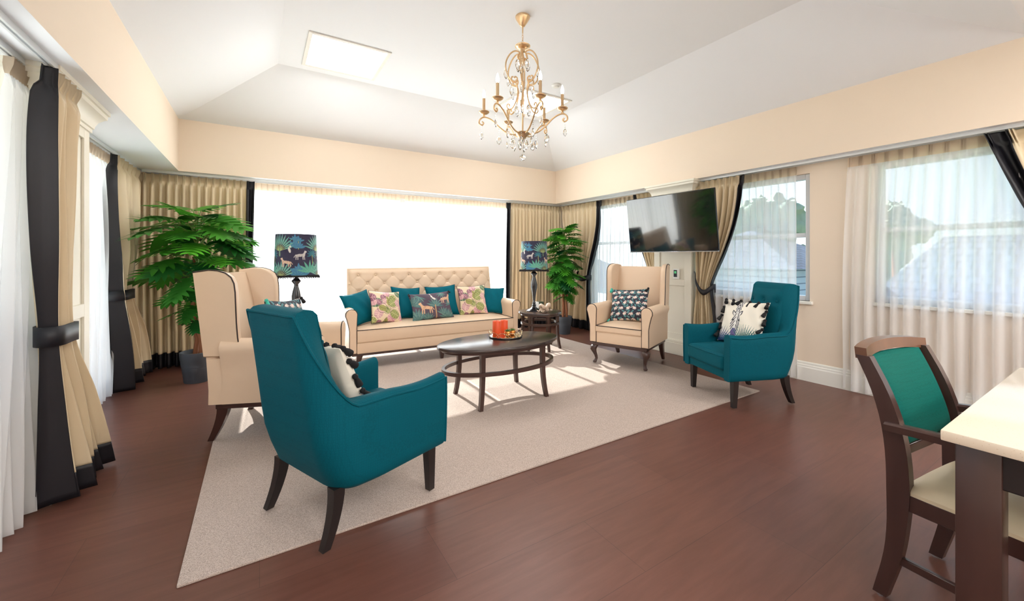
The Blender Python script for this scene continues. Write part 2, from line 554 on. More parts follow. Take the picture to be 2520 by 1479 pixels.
def bulk(name, lo, hi):
    m_ = MB(); m_.box([(a + b) / 2 for a, b in zip(lo, hi)], [b - a for a, b in zip(lo, hi)])
    bm = m_.bm
    bm.faces.ensure_lookup_table()
    for fc in bm.faces:
        fc.normal_update()
        fc.material_index = 1 if fc.normal.z < -0.5 else 0
    o = struct(name, m_, [M['wall'], M['ceil']])
    return o
bulk('trim_1', (-1.62, YREAR, ZS), (XL, 6.3, TOP))
bulk('trim_2', (XR, YREAR, ZS), (5.2, 6.3, TOP))
bulk('trim_3', (XL, YB, ZS), (XR, 6.3, TOP))

def boxes(name, lst, material, **k):
    m_ = MB()
    for lo, hi in lst: m_.box([(a + b) / 2 for a, b in zip(lo, hi)], [b - a for a, b in zip(lo, hi)])
    return struct(name, m_, material)
W0 = XWR; W1 = W0 + 0.16
# right wall: window B y -0.30..1.36, window A y 1.86..3.02, pilaster 3.08..3.62, far bay y 3.75..5.2 (glazed low)
boxes('wall_right', [
    ((W0, YREAR, 0), (W1, -3.2, ZS)),
    ((W0, -3.2, 0), (W1, -0.9, 0.84)), ((W0, -3.2, 2.1), (W1, -0.9, ZS)),
    ((W0, -0.9, 0), (W1, -0.2, ZS)),
    ((W0, -0.2, 0), (W1, 1.36, 0.84)), ((W0, -0.2, 2.09), (W1, 1.36, ZS)),
    ((W0, 1.36, 0), (W1, 1.86, ZS)),
    ((W0, 1.86, 0), (W1, 3.02, 0.80)), ((W0, 1.86, 2.09), (W1, 3.02, ZS)),
    ((W0, 3.02, 0), (W1 + .12, 3.68, ZS)),
    ((W0 + .12, 3.68, 0), (W1 + .12, 3.85, ZS)),
    ((W0 + .12, 3.85, 0), (W1 + .12, 5.15, 0.30)), ((W0 + .12, 3.85, 2.10), (W1 + .12, 5.15, ZS)),
    ((W0 + .12, 5.15, 0), (W1 + .12, 6.2, ZS))], M['wall'])
L0 = XWL; L1 = L0 - 0.16
boxes('wall_left', [
    ((L1, YREAR, 0), (L0, -3.2, ZS)), ((L1, -3.2, 0), (L0, -0.6, 0.78)), ((L1, -3.2, 2.08), (L0, -0.6, ZS)),
    ((L1, -0.6, 0), (L0, 0.2, ZS)),
    ((L1, 0.2, 0), (L0, 2.95, 0.78)), ((L1, 0.2, 2.08), (L0, 2.95, ZS)),
    ((L1, 2.95, 0), (L0, 3.72, ZS)),
    ((L1, 3.72, 2.12), (L0, 5.35, ZS)), ((L1, 3.72, 0), (L0, 5.35, 0.06)),
    ((L1, 5.35, 0), (L0, 6.2, ZS))], M['wall'])
boxes('wall_back', [
    ((L1, YW, 0), (-0.35, YW + 0.16, ZS)), ((-0.35, YW, 2.12), (3.95, YW + 0.16, ZS)),
    ((3.95, YW, 0), (5.0, YW + 0.16, ZS)), ((-0.35, YW, 0), (3.95, YW + .16, 0.03))], M['wall'])
boxes('wall_front', [((L1, YREAR - 0.16, 0), (W1, YREAR, 2.9))], M['wall'])

# windows: frame + pane + sill ------------------------------------------------
WN = [0]
def window(kind, axis, at, a, b, z0, z1, rails=(), mull=(), depth=0.09, fw=0.05, sill=None, out=1):
    """axis 'x': window in a plane X = at, spanning Y a..b"""
    WN[0] += 1
    nm = '%s_%d' % (kind, WN[0])
    fr = MB()
    def bx(u0, u1, w0, w1, d0=0.0, d1=depth):
        lo = (at + out * d0, u0, w0) if axis == 'x' else (u0, at + out * d0, w0)
        hi = (at + out * d1, u1, w1) if axis == 'x' else (u1, at + out * d1, w1)
        fr.box([(p + q) / 2 for p, q in zip(lo, hi)], [abs(q - p) for p, q in zip(lo, hi)], 0.004, 1)
    bx(a, a + fw, z0, z1); bx(b - fw, b, z0, z1); bx(a + fw, b - fw, z0, z0 + fw); bx(a + fw, b - fw, z1 - fw, z1)
    for r_ in rails: bx(a + fw, b - fw, r_ - 0.022, r_ + 0.022, 0.01, depth - 0.01)
    for q in mull: bx(q - 0.025, q + 0.025, z0 + fw, z1 - fw, 0.01, depth - 0.01)
    o = mk(nm, fr, M['frame'], None, True); o['kind'] = 'structure'
    g = MB()
    lo = (at + out * 0.04, a + fw, z0 + fw) if axis == 'x' else (a + fw, at + out * 0.04, z0 + fw)
    hi = (at + out * 0.046, b - fw, z1 - fw) if axis == 'x' else (b - fw, at + out * 0.046, z1 - fw)
    g.box([(p + q) / 2 for p, q in zip(lo, hi)], [abs(q - p) for p, q in zip(lo, hi)])
    mk('pane', g, M['glass'], o, False)
    if sill:
        s_ = MB()
        lo = (at - out * sill, a - 0.03, z0 - 0.03) if axis == 'x' else (a - 0.03, at - out * sill, z0 - 0.03)
        hi = (at + out * 0.0, b + 0.03, z0) if axis == 'x' else (b + 0.03, at, z0)
        s_.box([(p + q) / 2 for p, q in zip(lo, hi)], [abs(q - p) for p, q in zip(lo, hi)], 0.004, 1)
        mk('sill', s_, M['trim'], o)
    return o
window('window', 'x', W0 + 0.03, -0.2, 1.36, 0.84, 2.09, rails=(1.49,), sill=0.065)
window('window', 'x', W0 + 0.03, 1.86, 3.02, 0.80, 2.09, rails=(1.47,), sill=0.065)
window('window', 'x', W0 + 0.15, 3.85, 5.15, 0.30, 2.10, rails=(1.47,))
window('window', 'x', W0 + 0.03, -3.2, -0.9, 0.84, 2.10, rails=(1.49,), mull=(-2.05,))
window('window', 'x', L0 - 0.03, 0.2, 2.95, 0.78, 2.08, mull=(1.6,), out=-1, sill=0.065)
window('window', 'x', L0 - 0.03, -3.2, -0.6, 0.78, 2.08, mull=(-1.9,), out=-1)
window('door', 'x', L0 - 0.03, 3.72, 5.35, 0.06, 2.12, mull=(4.5,), out=-1, fw=0.06)
window('door', 'y', YW + 0.03, -0.35, 3.95, 0.03, 2.12, mull=(0.72, 1.80, 2.87), fw=0.06)

# baseboards -------------------------------------------------------------------
def base_prof(h=0.19, d=0.028):
    return [(0, 0), (d, 0), (d, h * 0.70), (d * 0.8, h * 0.76), (d * 0.8, h * 0.82), (d * 0.45, h * 0.86), (d * 0.42, h * 0.95), (0.2 * d, h), (0, h)]
def baseboard(name, segs, h=0.19):
    m_ = MB()
    for (p, q, nrm_) in segs:
        pr_ = base_prof(h)
        A = [(p[0] + nrm_[0] * d, p[1] + nrm_[1] * d, z) for d, z in pr_]
        B = [(q[0] + nrm_[0] * d, q[1] + nrm_[1] * d, z) for d, z in pr_]
        m_.loft([A, B])
    o = mk(name, m_, M['trim'], None, True, 25); o['kind'] = 'structure'
    return o
baseboard('baseboard_right', [((W0, -0.7, 0), (W0, 3.0, 0), (-1, 0)), ((W0 + .12, 3.7, 0), (W0 + .12, 6.0, 0), (-1, 0))])
baseboard('baseboard_left', [((L0, -3, 0), (L0, 2.93, 0), (1, 0)), ((L0, 5.37, 0), (L0, 6.0, 0), (1, 0))])
baseboard('baseboard_back', [((L0, YW, 0), (-0.37, YW, 0), (0, -1)), ((3.97, YW, 0), (4.8, YW, 0), (0, -1))])

# panelled piers with crown moulding ---------------------------------------------
def pier(name, xface, xback, ya, yb, sx):
    """sx: +1 room lies towards +X of the face"""
    m_ = MB()
    lo, hi = min(xface, xback), max(xface, xback)
    m_.box(((lo + hi) / 2, (ya + yb) / 2, ZS / 2), (hi - lo, yb - ya, ZS))
    # stiles and rails standing proud of the recessed field
    t = 0.014
    def fr(y_a, y_b, z_a, z_b): m_.box((xface + sx * t / 2, (y_a + y_b) / 2, (z_a + z_b) / 2), (t, y_b - y_a, z_b - z_a), 0.002, 1)
    fr(ya, ya + 0.09, 0.19, 2.08); fr(yb - 0.09, yb, 0.19, 2.08)
    fr(ya + .09, yb - .09, 0.19, 0.27); fr(ya + .09, yb - .09, 0.88, 0.96); fr(ya + .09, yb - .09, 1.98, 2.08)
    # skirting
    for a, b, in (((ya - .03), (yb + .03)),):
        m_.box((xface + sx * 0.02 - sx * 0.0, (a + b) / 2, 0.075), (0.05, b - a, 0.15), 0.004, 1)
        m_.box((xface + sx * 0.014, (a + b) / 2, 0.17), (0.04, b - a - .015, 0.04), 0.006, 2)
    # crown
    xo = xback
    m_.loft([[(xo, ya - d, z), (xface + sx * d, ya - d, z), (xface + sx * d, yb + d, z), (xo, yb + d, z)] for z, d in
             ((2.04, .0), (2.04, .022), (2.062, .022), (2.068, .030), (2.085, .032), (2.115, .045), (2.140, .068), (2.148, .080), (2.172, .082), (2.176, .092), (2.20, .092))])
    o = mk(name, m_, M['panelp'], None, True, 25); o['kind'] = 'structure'
    return o
pier('trim_5', 4.54, W0 + .02, 3.07, 3.62, -1)
pier('trim_6', -0.93, L0 - .02, 2.98, 3.60, 1)
# window head moulding deep in the near left bay
m_ = MB()
m_.loft([[(L0 - .01, y0_, z), (L0 + d, y0_, z), (L0 + d, y1_, z), (L0 - .01, y1_, z)] for z, d, y0_, y1_ in
         ((2.00, .02, .15, 2.95), (2.04, .022, .15, 2.95), (2.045, .034, .15, 2.95), (2.08, .038, .15, 2.95), (2.12, .055, .15, 2.95), (2.125, .07, .15, 2.95), (2.19, .075, .15, 2.95))])
o = mk('trim_7', m_, M['panelp'], None, False); o['kind'] = 'structure'

# ------------------------------------------------------------------ curtain tracks
def track(label, p, q, w=0.03, h=0.028, z=ZS):
    m_ = MB()
    p = Vector((*p, 0)); q = Vector((*q, 0)); d = (q - p); n_ = Vector((-d.y, d.x, 0)).normalized()
    sec = [(-w / 2, 0), (-w / 2, -h), (-w / 6, -h), (-w / 6, -h * .6), (w / 6, -h * .6), (w / 6, -h), (w / 2, -h), (w / 2, 0)]
    m_.loft([[(a.x + n_.x * s_, a.y + n_.y * s_, z + t_) for s_, t_ in sec] for a in (p, q)])
    o = mk('curtain_track', m_, M['alu'], None, False)
    return tag(o, label, 'curtain track')
track('outer white curtain track above the near left window', (-0.86, 0.2), (-0.86, 3.25))
track('inner white curtain track nearer the near left window', (-0.97, 0.2), (-0.97, 3.0 - .05))
track('outer white curtain track in the far left bay', (-1.12, 3.66), (-1.12, 5.9))
track('inner white curtain track behind it in the far left bay', (-1.20, 3.66), (-1.20, 5.9))
track('outer white curtain track along the back doors', (-1.08, 5.845), (4.68, 5.845))
track('inner white curtain track nearest the back doors', (-1.08, 5.955), (4.68, 5.955))
track('outer white curtain track above the near right windows', (4.59, -0.3), (4.59, 3.04))
track('inner white curtain track nearest the near right windows', (4.645, -0.3), (4.645, 3.04))
track('outer white curtain track in the far right bay behind the television', (4.70, 3.66), (4.70, 5.8))

# ------------------------------------------------------------------ curtains
def fold(N, u, head):
    w = math.cos(2 * PI * N * u)
    b = math.copysign(abs(w) ** 0.75, w)
    if head > 0:
        p = (N * u + 0.5) % 1.0 - 0.5
        sp = -1.0
        if abs(p) < 0.20: sp = -1 + (1 + math.cos(2 * PI * 3 * p / 0.40)) * (1.0 if abs(p) < .07 else .85)
        b = lerp(b, sp, head)
    return b
def curtain(label, P0, d, n_, a0, a1, N, amp, group=None, ztop=2.165, zbot=0.02, sheer=False, band=0.0, hem=0.0,
            nz=60, per=16, off=0.0, ph=0.0, tie=None, seed=0, nm=None, offk=None):
    """a0/a1: knots of back edge / leading edge along the track; d, n_: track direction and room normal"""
    root = thing(nm or ('sheer_curtain' if sheer else 'drape'), label, 'sheer curtain' if sheer else 'curtain',
                 (P0[0], P0[1], 0), 0, group)
    if not sheer: per = 30
    nu = int(N * per)
    rnd = random.Random(seed)
    jit = [rnd.uniform(-.35, .35) / N for _ in range(40)]
    zs = []
    for j in range(nz + 1):
        t = j / nz
        zs.append(lerp(zbot, ztop, t))
    zh = ztop - 0.085
    zs += [zh, zh - 0.02, zh + 0.02, ztop - 0.01]
    if hem: zs.append(zbot + hem)
    zs = sorted(set(round(z, 4) for z in zs))
    us = [i / nu for i in range(nu + 1)]
    if band: us = sorted(set(us + [1 - band]))
    def pos(u, z):
        A0, A1 = interp(a0, z), interp(a1, z)
        head = smooth01((z - (zh - 0.04)) / 0.05)
        am = interp(amp, z)
        if z > zh - 0.10 and z < ztop:      # pinch below the heading tape
            am *= 1 - 0.55 * math.exp(-((z - zh) / 0.03) ** 2) * (1 if not band or u < 1 - band else 0)
        if band and u > 1 - band: am *= 1 - .55 * head * smooth01((u - 1 + band) / band * 2)
        k = int(min(38, u * 13)); jt = lerp(jit[k], jit[k + 1], u * 13 - k)
        uu = u + jt * 0.6 * (1 - head) * smooth01((zh - z) / 0.6)
        w = fold(N, uu + ph / N, head)
        w2 = 0.35 * math.sin(2 * PI * (N * 0.37 * u + 0.13 * z * 3 + seed)) * (1 - head)
        a = lerp(A0, A1, u) + 0.25 * am * math.sin(4 * PI * N * uu) * (1 - head) * 0.3
        nn = off + (interp(offk, z) if offk else 0) + am * (w + w2)
        return (d[0] * a + n_[0] * nn, d[1] * a + n_[1] * nn, z)
    parts = {}
    def get(k):
        if k not in parts: parts[k] = (MB(), {})
        return parts[k]
    for i in range(len(us) - 1):
        for j in range(len(zs) - 1):
            um = (us[i] + us[i + 1]) / 2; zm = (zs[j] + zs[j + 1]) / 2
            if sheer: key = 'heading_tape' if zm > zh else 'panel'
            elif band and um > 1 - band: key = 'edge_band'
            elif hem and zm < zbot + hem: key = 'hem_band'
            else: key = 'panel'
            mb, dc = get(key)
            vs = []
            for a, b in ((i, j), (i + 1, j), (i + 1, j + 1), (i, j + 1)):
                if (a, b) not in dc: dc[(a, b)] = mb.bm.verts.new(pos(us[a], zs[b]))
                vs.append(dc[(a, b)])
            mb.bm.faces.new(vs)
    lab = {'edge_band': 'black satin edge band', 'hem_band': 'black satin hem band', 'heading_tape': 'beige heading tape'}
    for k, (mb, dc) in parts.items():
        mt = {'panel': M['sheer'] if sheer else M['drape'], 'edge_band': M['black'], 'hem_band': M['black'], 'heading_tape': M['tape']}[k]
        o = mk(k, mb, mt, root, True, 180)
        if k in lab: o['label'] = lab[k]
        if not sheer:
            so_ = o.modifiers.new('thick', 'SOLIDIFY'); so_.thickness = 0.003; so_.offset = 0
    # glider hooks
    if tie:
        tz, hook, w_, drop = tie      # centre height, hook (a, n, z), half height, drop
        A0, A1 = interp(a0, tz), interp(a1, tz)
        am = interp(amp, tz) + 0.006
        m_ = MB()
        lo, hi = min(A0, A1) - 0.012, max(A0, A1) + 0.012
        ca, ra = (lo + hi) / 2, (hi - lo) / 2
        nseg = 26; offn = off + (interp(offk, tz) if offk else 0); pts = []
        nf = (am * 1.55 + .014) if drop > .05 else (am * 1.1 + .004); zA, zM, zE = tz + drop * .5, tz - drop * .45, tz - drop * .12
        for sd in (1, -1):
            for i in range(nseg):
                q = (i + .5) / nseg; s_ = q if sd > 0 else 1 - q
                aa = lerp(lo if A0 < A1 else hi, hi if A0 < A1 else lo, s_)
                n2 = offn + sd * nf * (1 - abs(2 * s_ - 1) ** 7)
                zz = zA * (s_ - .6) * (s_ - 1) / .6 + zM * s_ * (s_ - 1) / (.6 * -.4) + zE * s_ * (s_ - .6) / .4
                pts.append((aa, n2, zz))
        secs = []
        for aa, n2, zz in pts:
            X, Y = d[0] * aa + n_[0] * n2, d[1] * aa + n_[1] * n2
            secs.append([(X, Y, zz - w_), (X, Y, zz + w_)])
        m_.loft([s_ for s_ in secs], closed_sec=False, cap=False, closed_path=True)
        o = mk('tieback', m_, M['black'], root, True, 180); o['label'] = 'black satin tieback'
        so_ = o.modifiers.new('thick', 'SOLIDIFY'); so_.thickness = 0.008; so_.offset = 1
        # hook
        hk = MB(); aa, n2, zz = hook
        X, Y = d[0] * aa, d[1] * aa
        hk.tube([(X - n_[0] * .05, Y - n_[1] * .05, zz), (X + n_[0] * n2, Y + n_[1] * n2, zz), (X + n_[0] * n2, Y + n_[1] * n2, zz + 0.02)], 0.006)
        mk('tieback_hook', hk, M['silver'], root)
    return root

DY, DX = (0, 1), (1, 0)
# --- near left bay: direction +Y; leading edge at smaller Y
curtain('sand drape with black edge tied back in front of the near left pier', (-0.86, 0), DY, (1, 0),
        [(0, 3.40), (0.5, 3.25), (0.85, 3.08), (1.3, 3.10), (1.8, 3.13), (2.16, 3.18)],
        [(0, 2.88), (0.5, 2.86), (0.85, 2.84), (1.3, 2.77), (1.8, 2.75), (2.16, 2.80)],
        5, [(0, 0.070), (0.5, 0.052), (0.85, 0.036), (1.3, 0.042), (1.9, 0.036), (2.16, 0.03)], group=None,
        band=0.105, hem=0.13, ph=-0.5, tie=(0.86, (3.10, -0.03, 0.95), 0.048, -0.01), seed=3, offk=[(0, 0.03), (0.85, -0.01), (2.16, 0)])
curtain('sheer white curtain gathered just behind the near left drape', (-0.97, 0), DY, (1, 0),
        [(0, 2.93), (1.2, 2.93), (2.16, 2.95)], [(0, 2.50), (1.2, 2.62), (1.9, 2.72), (2.16, 2.78)],
        7, [(0, 0.045), (1.5, 0.03), (2.16, 0.018)], sheer=True, seed=5, off=0.0)
curtain('sheer white curtain at the extreme left edge of the room view', (-0.93, 0), DY, (1, 0),
        [(0, 0.6), (2.16, 0.6)], [(0, 2.40), (1.2, 2.395), (2.16, 2.36)],
        22, [(0, 0.035), (1.5, 0.03), (2.16, 0.018)], sheer=True, seed=6)
# --- far left bay
curtain('sand drape with black edge tied back in the far left corner', (-1.10, 0), DY, (1, 0),
        [(0, 5.74), (0.5, 5.60), (0.9, 5.26), (1.3, 5.45), (1.8, 5.72), (2.16, 5.79)],
        [(0, 4.98), (0.5, 4.93), (0.9, 4.90), (1.3, 4.82), (1.8, 4.83), (2.16, 4.90)],
        6, [(0, 0.09), (0.5, 0.07), (0.9, 0.055), (1.3, 0.07), (2.16, 0.03)],
        band=0.07, hem=0.14, ph=-0.5, tie=(0.90, (5.26, -0.02, 0.95), 0.045, -0.01), seed=8, offk=[(0, 0.02), (2.16, 0.0)])
curtain('sheer white curtain over the glass of the far left bay', (-1.17, 0), DY, (1, 0),
        [(0, 5.55), (2.16, 5.55)], [(0, 3.80), (2.16, 3.82)],
        24, [(0, 0.035), (1.5, 0.03), (2.16, 0.015)], sheer=True, seed=9, off=0.02)
# --- back wall
curtain('full length sand drape left of the back doors, behind the left plant', (0, 5.845), DX, (0, -1),
        [(0, -1.12), (2.16, -1.13)], [(0, -0.05), (1.0, -0.07), (2.16, -0.05)],
        16, [(0, 0.045), (1.3, 0.038), (2.05, 0.026), (2.16, 0.036)], band=0.075, hem=0.16, seed=11)
curtain('full length sand drape right of the back doors, behind the right lamp', (0, 5.845), DX, (0, -1),
        [(0, 4.70), (2.16, 4.71)], [(0, 3.50), (1.0, 3.52), (2.16, 3.54)],
        17, [(0, 0.045), (1.3, 0.038), (2.05, 0.026), (2.16, 0.034)], band=0.085, hem=0.16, seed=12)
curtain('sheer white curtain over the left half of the back doors', (0, 5.955), DX, (0, -1),
        [(0, -0.35), (2.16, -0.35)], [(0, 1.78), (2.16, 1.765)],
        34, [(0, 0.028), (1.5, 0.022), (2.16, 0.012)], sheer=True, seed=13, per=10, nz=30)
curtain('sheer white curtain over the right half of the back doors', (0, 5.955), DX, (0, -1),
        [(0, 3.9), (2.16, 3.9)], [(0, 1.83), (2.16, 1.835)],
        34, [(0, 0.028), (1.5, 0.022), (2.16, 0.012)], sheer=True, seed=14, per=10, nz=30)
# --- far right bay
curtain('sand drape with black edge tied back in the far right corner by the plant', (4.70, 0), DY, (-1, 0),
        [(0, 5.62), (0.5, 5.5), (0.92, 5.32), (1.3, 5.52), (1.8, 5.74), (2.16, 5.78)],
        [(0, 5.02), (0.5, 5.05), (0.92, 5.07), (1.2, 4.98), (1.5, 4.87), (1.8, 4.80), (2.16, 4.79)],
        9, [(0, 0.06), (0.92, 0.04), (1.3, 0.05), (2.1, 0.028), (2.16, 0.03)],
        band=0.10, hem=0.15, tie=(0.92, (5.30, -0.02, 1.02), 0.04, 0.10), seed=15)
curtain('sand drape with black edge half hidden behind the television', (4.70, 0), DY, (-1, 0),
        [(0, 3.70), (0.9, 3.67), (2.16, 3.68)],
        [(0, 3.98), (0.5, 3.93), (0.92, 3.82), (1.3, 3.95), (1.7, 4.08), (2.16, 4.12)],
        6, [(0, 0.05), (0.92, 0.035), (2.1, 0.028), (2.16, 0.03)],
        band=0.14, hem=0.15, tie=(0.92, (3.66, -0.02, 1.02), 0.04, 0.08), seed=16)
curtain('sheer white curtain over the far right window left of the television', (4.76, 0), DY, (-1, 0),
        [(0, 3.75), (2.16, 3.75)], [(0, 5.3), (2.16, 5.3)],
        18, [(0, 0.03), (1.5, 0.025), (2.16, 0.014)], sheer=True, seed=17, off=0.0)
# --- near right bay
curtain('sand drape with black edge swept back right of the television', (4.58, 0), DY, (-1, 0),
        [(0, 3.05), (0.5, 3.03), (0.9, 3.01), (1.3, 3.02), (2.16, 3.04)],
        [(0, 2.74), (0.5, 2.77), (0.88, 2.82), (1.05, 2.76), (1.3, 2.64), (1.6, 2.53), (1.9, 2.47), (2.16, 2.45)],
        8, [(0, 0.05), (0.5, 0.045), (0.86, 0.035), (1.3, 0.045), (2.1, 0.028), (2.16, 0.03)],
        band=0.10, hem=0.15, tie=(0.93, (3.06, 0.0, 1.05), 0.032, 0.24), seed=18)
curtain('sheer white curtain over the window behind the right teal armchair', (4.64, 0), DY, (-1, 0),
        [(0, 3.02), (2.16, 3.02)], [(0, 1.93), (1.0, 1.95), (2.16, 1.955)],
        14, [(0, 0.04), (1.5, 0.028), (2.16, 0.014)], sheer=True, seed=19, off=0.0)
curtain('sheer white curtain over the window behind the dining chair', (4.64, 0), DY, (-1, 0),
        [(0, -0.1), (2.16, -0.1)], [(0, 1.57), (1.0, 1.57), (2.16, 1.53)],
        18, [(0, 0.042), (1.5, 0.028), (2.16, 0.014)], sheer=True, seed=21, off=0.0, per=14)
curtain('sand drape with black edge at the extreme right above the dining table', (4.58, 0), DY, (-1, 0),
        [(0, -0.12), (0.92, -0.05), (2.16, -0.14)],
        [(0, 0.22), (0.5, 0.18), (0.92, 0.12), (1.2, 0.28), (1.5, 0.46), (1.8, 0.57), (2.16, 0.69)],
        7, [(0, 0.05), (0.92, 0.035), (1.3, 0.05), (2.1, 0.04), (2.16, 0.04)],
        band=0.13, hem=0.15, tie=(0.92, (-0.1, 0.0, 1.02), 0.04, 0.1), seed=22)

# ------------------------------------------------------------------ outside
m_ = MB(); m_.box((2, 12, -0.16), (16, 11.6, 0.3)); struct('deck', m_, M['deck'])
m_ = MB(); m_.box((-5.7, 2, -0.16), (8.4, 14, 0.3)); struct('path', m_, M['deck'])
m_ = MB(); m_.box((20, 0, -3.6), (160, 160, 0.2)); struct('ground', m_, M['grass'])
def house(label, x, y, w, dd, zr, hr, rz, hip=1.0):
    r = thing('house', label, 'house', (x, y, -3.5), rz, None)
    m_ = MB(); m_.box((0, 0, (zr + 3.5) / 2), (w, dd, zr + 3.5)); mk('walls', m_, M['wallgrey'], r, False)
    zr += 3.5
    m_ = MB(); e = 0.4; hx = w / 2 + e; hy = dd / 2 + e; rx = max(0.1, hx - hy * hip)
    A = [(-hx, -hy, zr), (hx, -hy, zr), (hx, hy, zr), (-hx, hy, zr)]
    B = [(-rx, 0, zr + hr), (rx, 0, zr + hr)]
    quad(m_, A[0], A[1], B[1], B[0]); quad(m_, A[2], A[3], B[0], B[1])
    quad(m_, A[1], A[2], B[1]); quad(m_, A[3], A[0], B[0]); quad(m_, *A[::-1])
    mk('roof', m_, M['tile'], r, False)
    for k in (-1, 1):
        m_ = MB(); m_.box((k * w * .28, -dd / 2 - 0.02, zr - 1.2), (1.2, 0.06, 1.0), 0.01, 1); mk('window', m_, M['scrdark'], r)
    return r
house('grey tiled neighbouring roof seen through the near right window', 19.0, -1.5, 12.6, 9, -0.9, 2.8, R(90), 0.3)
house('pale weatherboard house seen through the window left of the bare wall', 15.4, 8.0, 4.6, 5.0, 0.9, 1.3, R(90))
house('distant tiled house roof seen through the far right window', 24, 26, 12, 8, -1.0, 2.2, R(60))
def blob_tree(label, x, y, h, r, z0=-3.5, seed=0):
    t = thing('tree', label, 'tree', (x, y, z0), 0, 'trees beyond the neighbouring roofs')
    m_ = MB(); m_.tube([(0, 0, 0), (0.1, 0, h * .35), (0, .1, h * .65)], [r * .09, r * .07, r * .03]); mk('trunk', m_, M['trunk'], t)
    bm = bmesh.new(); rnd = random.Random(seed)
    for k in range(11):
        g = bmesh.ops.create_icosphere(bm, subdivisions=4, radius=r * rnd.uniform(.35, .6))
        off = Vector((rnd.uniform(-.6, .6) * r, rnd.uniform(-.6, .6) * r, h - r + rnd.uniform(-.7, .7) * r))
        for v in g['verts']:
            v.co = v.co * (1 + 0.35 * noise.noise(v.co * 2.5 / r + Vector((k, seed, 0))) + .22 * noise.noise(v.co * 7 / r) + .16 * noise.noise(v.co * 19 / r)) + off
    mk('crown', bm, M['sand_leaf'], t)
blob_tree('large pale tree on the skyline left in the near right window', 36, 9.4, 8.5, 1.6, seed=1)
blob_tree('broad tree on the skyline behind the right teal armchair', 30, 14.7, 8.3, 2.8, seed=2)
for k, (x, y, h, r) in enumerate(((43, 12.4, 6.1, 2.1), (43, 7.0, 6.3, 2.3), (43, 1.6, 6.0, 2.3), (43, -3.8, 6.2, 2.3))):
    blob_tree(['low tree under the skyline tree in the near right window', 'low tree above the roof ridge behind the window rail',
               'low tree above the roof, half way along the near right window', 'low tree above the roof at the right end of the near right window'][k], x, y, h, r, seed=10 + k)

# ------------------------------------------------------------------ rug
m_ = MB(); m_.box((1.83, (1.957 + 5.35) / 2, 0.006), (4.19, 5.35 - 1.957, 0.012), 0.004, 2)
tag(mk('rug', m_, M['rug'], None, True), 'large oatmeal loop pile rug under the seating group', 'rug')
RZ = 0.012

# ------------------------------------------------------------------ ceiling panels, plus fill lamps added behind the camera
def panel_light(label, x, y, z, sx=0.66, sy=0.66, e=60, emit=True):
    t = thing('ceiling_panel_light', label, 'ceiling light', (x, y, z), 0)
    m_ = MB(); w = 0.035
    for s_ in (-1, 1):
        m_.box((s_ * (sx / 2 + w / 2), 0, -0.006), (w, sy + 2 * w, 0.012), 0.002, 1)
        m_.box((0, s_ * (sy / 2 + w / 2), -0.006), (sx, w, 0.012), 0.002, 1)
    mk('frame', m_, M['trim'], t)
    m_ = MB(); m_.box((0, 0, -0.004), (sx, sy, 0.004)); mk('diffuser', m_, M['panel_e'], t, False)
    area('panel_lamp', (x, y, z - 0.02), sx, sy, e)
    return t
panel_light('square lit ceiling panel left of the chandelier', 0.735, 4.345, ZC, e=11)
panel_light('square lit ceiling panel behind the chandelier', 3.03, 4.345, ZC, e=11)
for i, (x, y) in enumerate(((0.2, -1.0), (1.9, -1.0), (3.6, -1.0), (0.2, -2.9), (1.9, -2.9), (3.6, -2.9))):  # unseen panels added behind the camera to light the room's front
    panel_light(['added fill light panel over the dining end, front left', 'added fill light panel over the dining end, front middle',
                 'added fill light panel over the dining end, front right', 'added fill light panel over the dining end, rear left',
                 'added fill light panel over the dining end, rear middle', 'added fill light panel over the dining end, rear right'][i], x, y, ZT, e=25)
def globe(label, x, y, zz):  # invented globe lamp out of view, fill light for the seating and ceiling
    t = thing('fill_pendant', label, 'added fill lamp', (x, y, ZT), 0, 'added fill light globes over the dining end')
    m_ = MB(); m_.lathe([(0, 0), (.05, 0), (.05, -.02), (0, -.025)], seg=24); mk('canopy', m_, M['gold'], t)
    m_ = MB(); m_.tube([(0, 0, -.02), (0, 0, zz - ZT + .15)], .004, 6); mk('cord', m_, M['gold'], t)
    m_ = MB(); m_.lathe([(.15 * math.sin(PI * i / 16), zz - ZT + .15 * math.cos(PI * i / 16)) for i in range(17)], seg=28); mk('globe_shade', m_, M['opal'], t)
globe('added fill light globe over the dining end, left one', 0.1, -1.9, 1.95)
globe('added fill light globe over the dining end, middle one', 1.9, -1.9, 1.95)
globe('added fill light globe over the dining end, right one', 3.7, -1.9, 1.95)
t = thing('smoke_detector', 'small round white smoke detector on the ceiling behind the chandelier', 'smoke detector', (2.93, 3.72, ZC))
m_ = MB(); m_.lathe([(0.055, 0), (0.055, -0.012), (0.045, -0.02), (0, -0.021)]); mk('base', m_, M['plast'], t)
m_ = MB(); m_.lathe([(0.03, -0.02), (0.028, -0.032), (0, -0.034)]); mk('sensor_cap', m_, M['plast'], t)

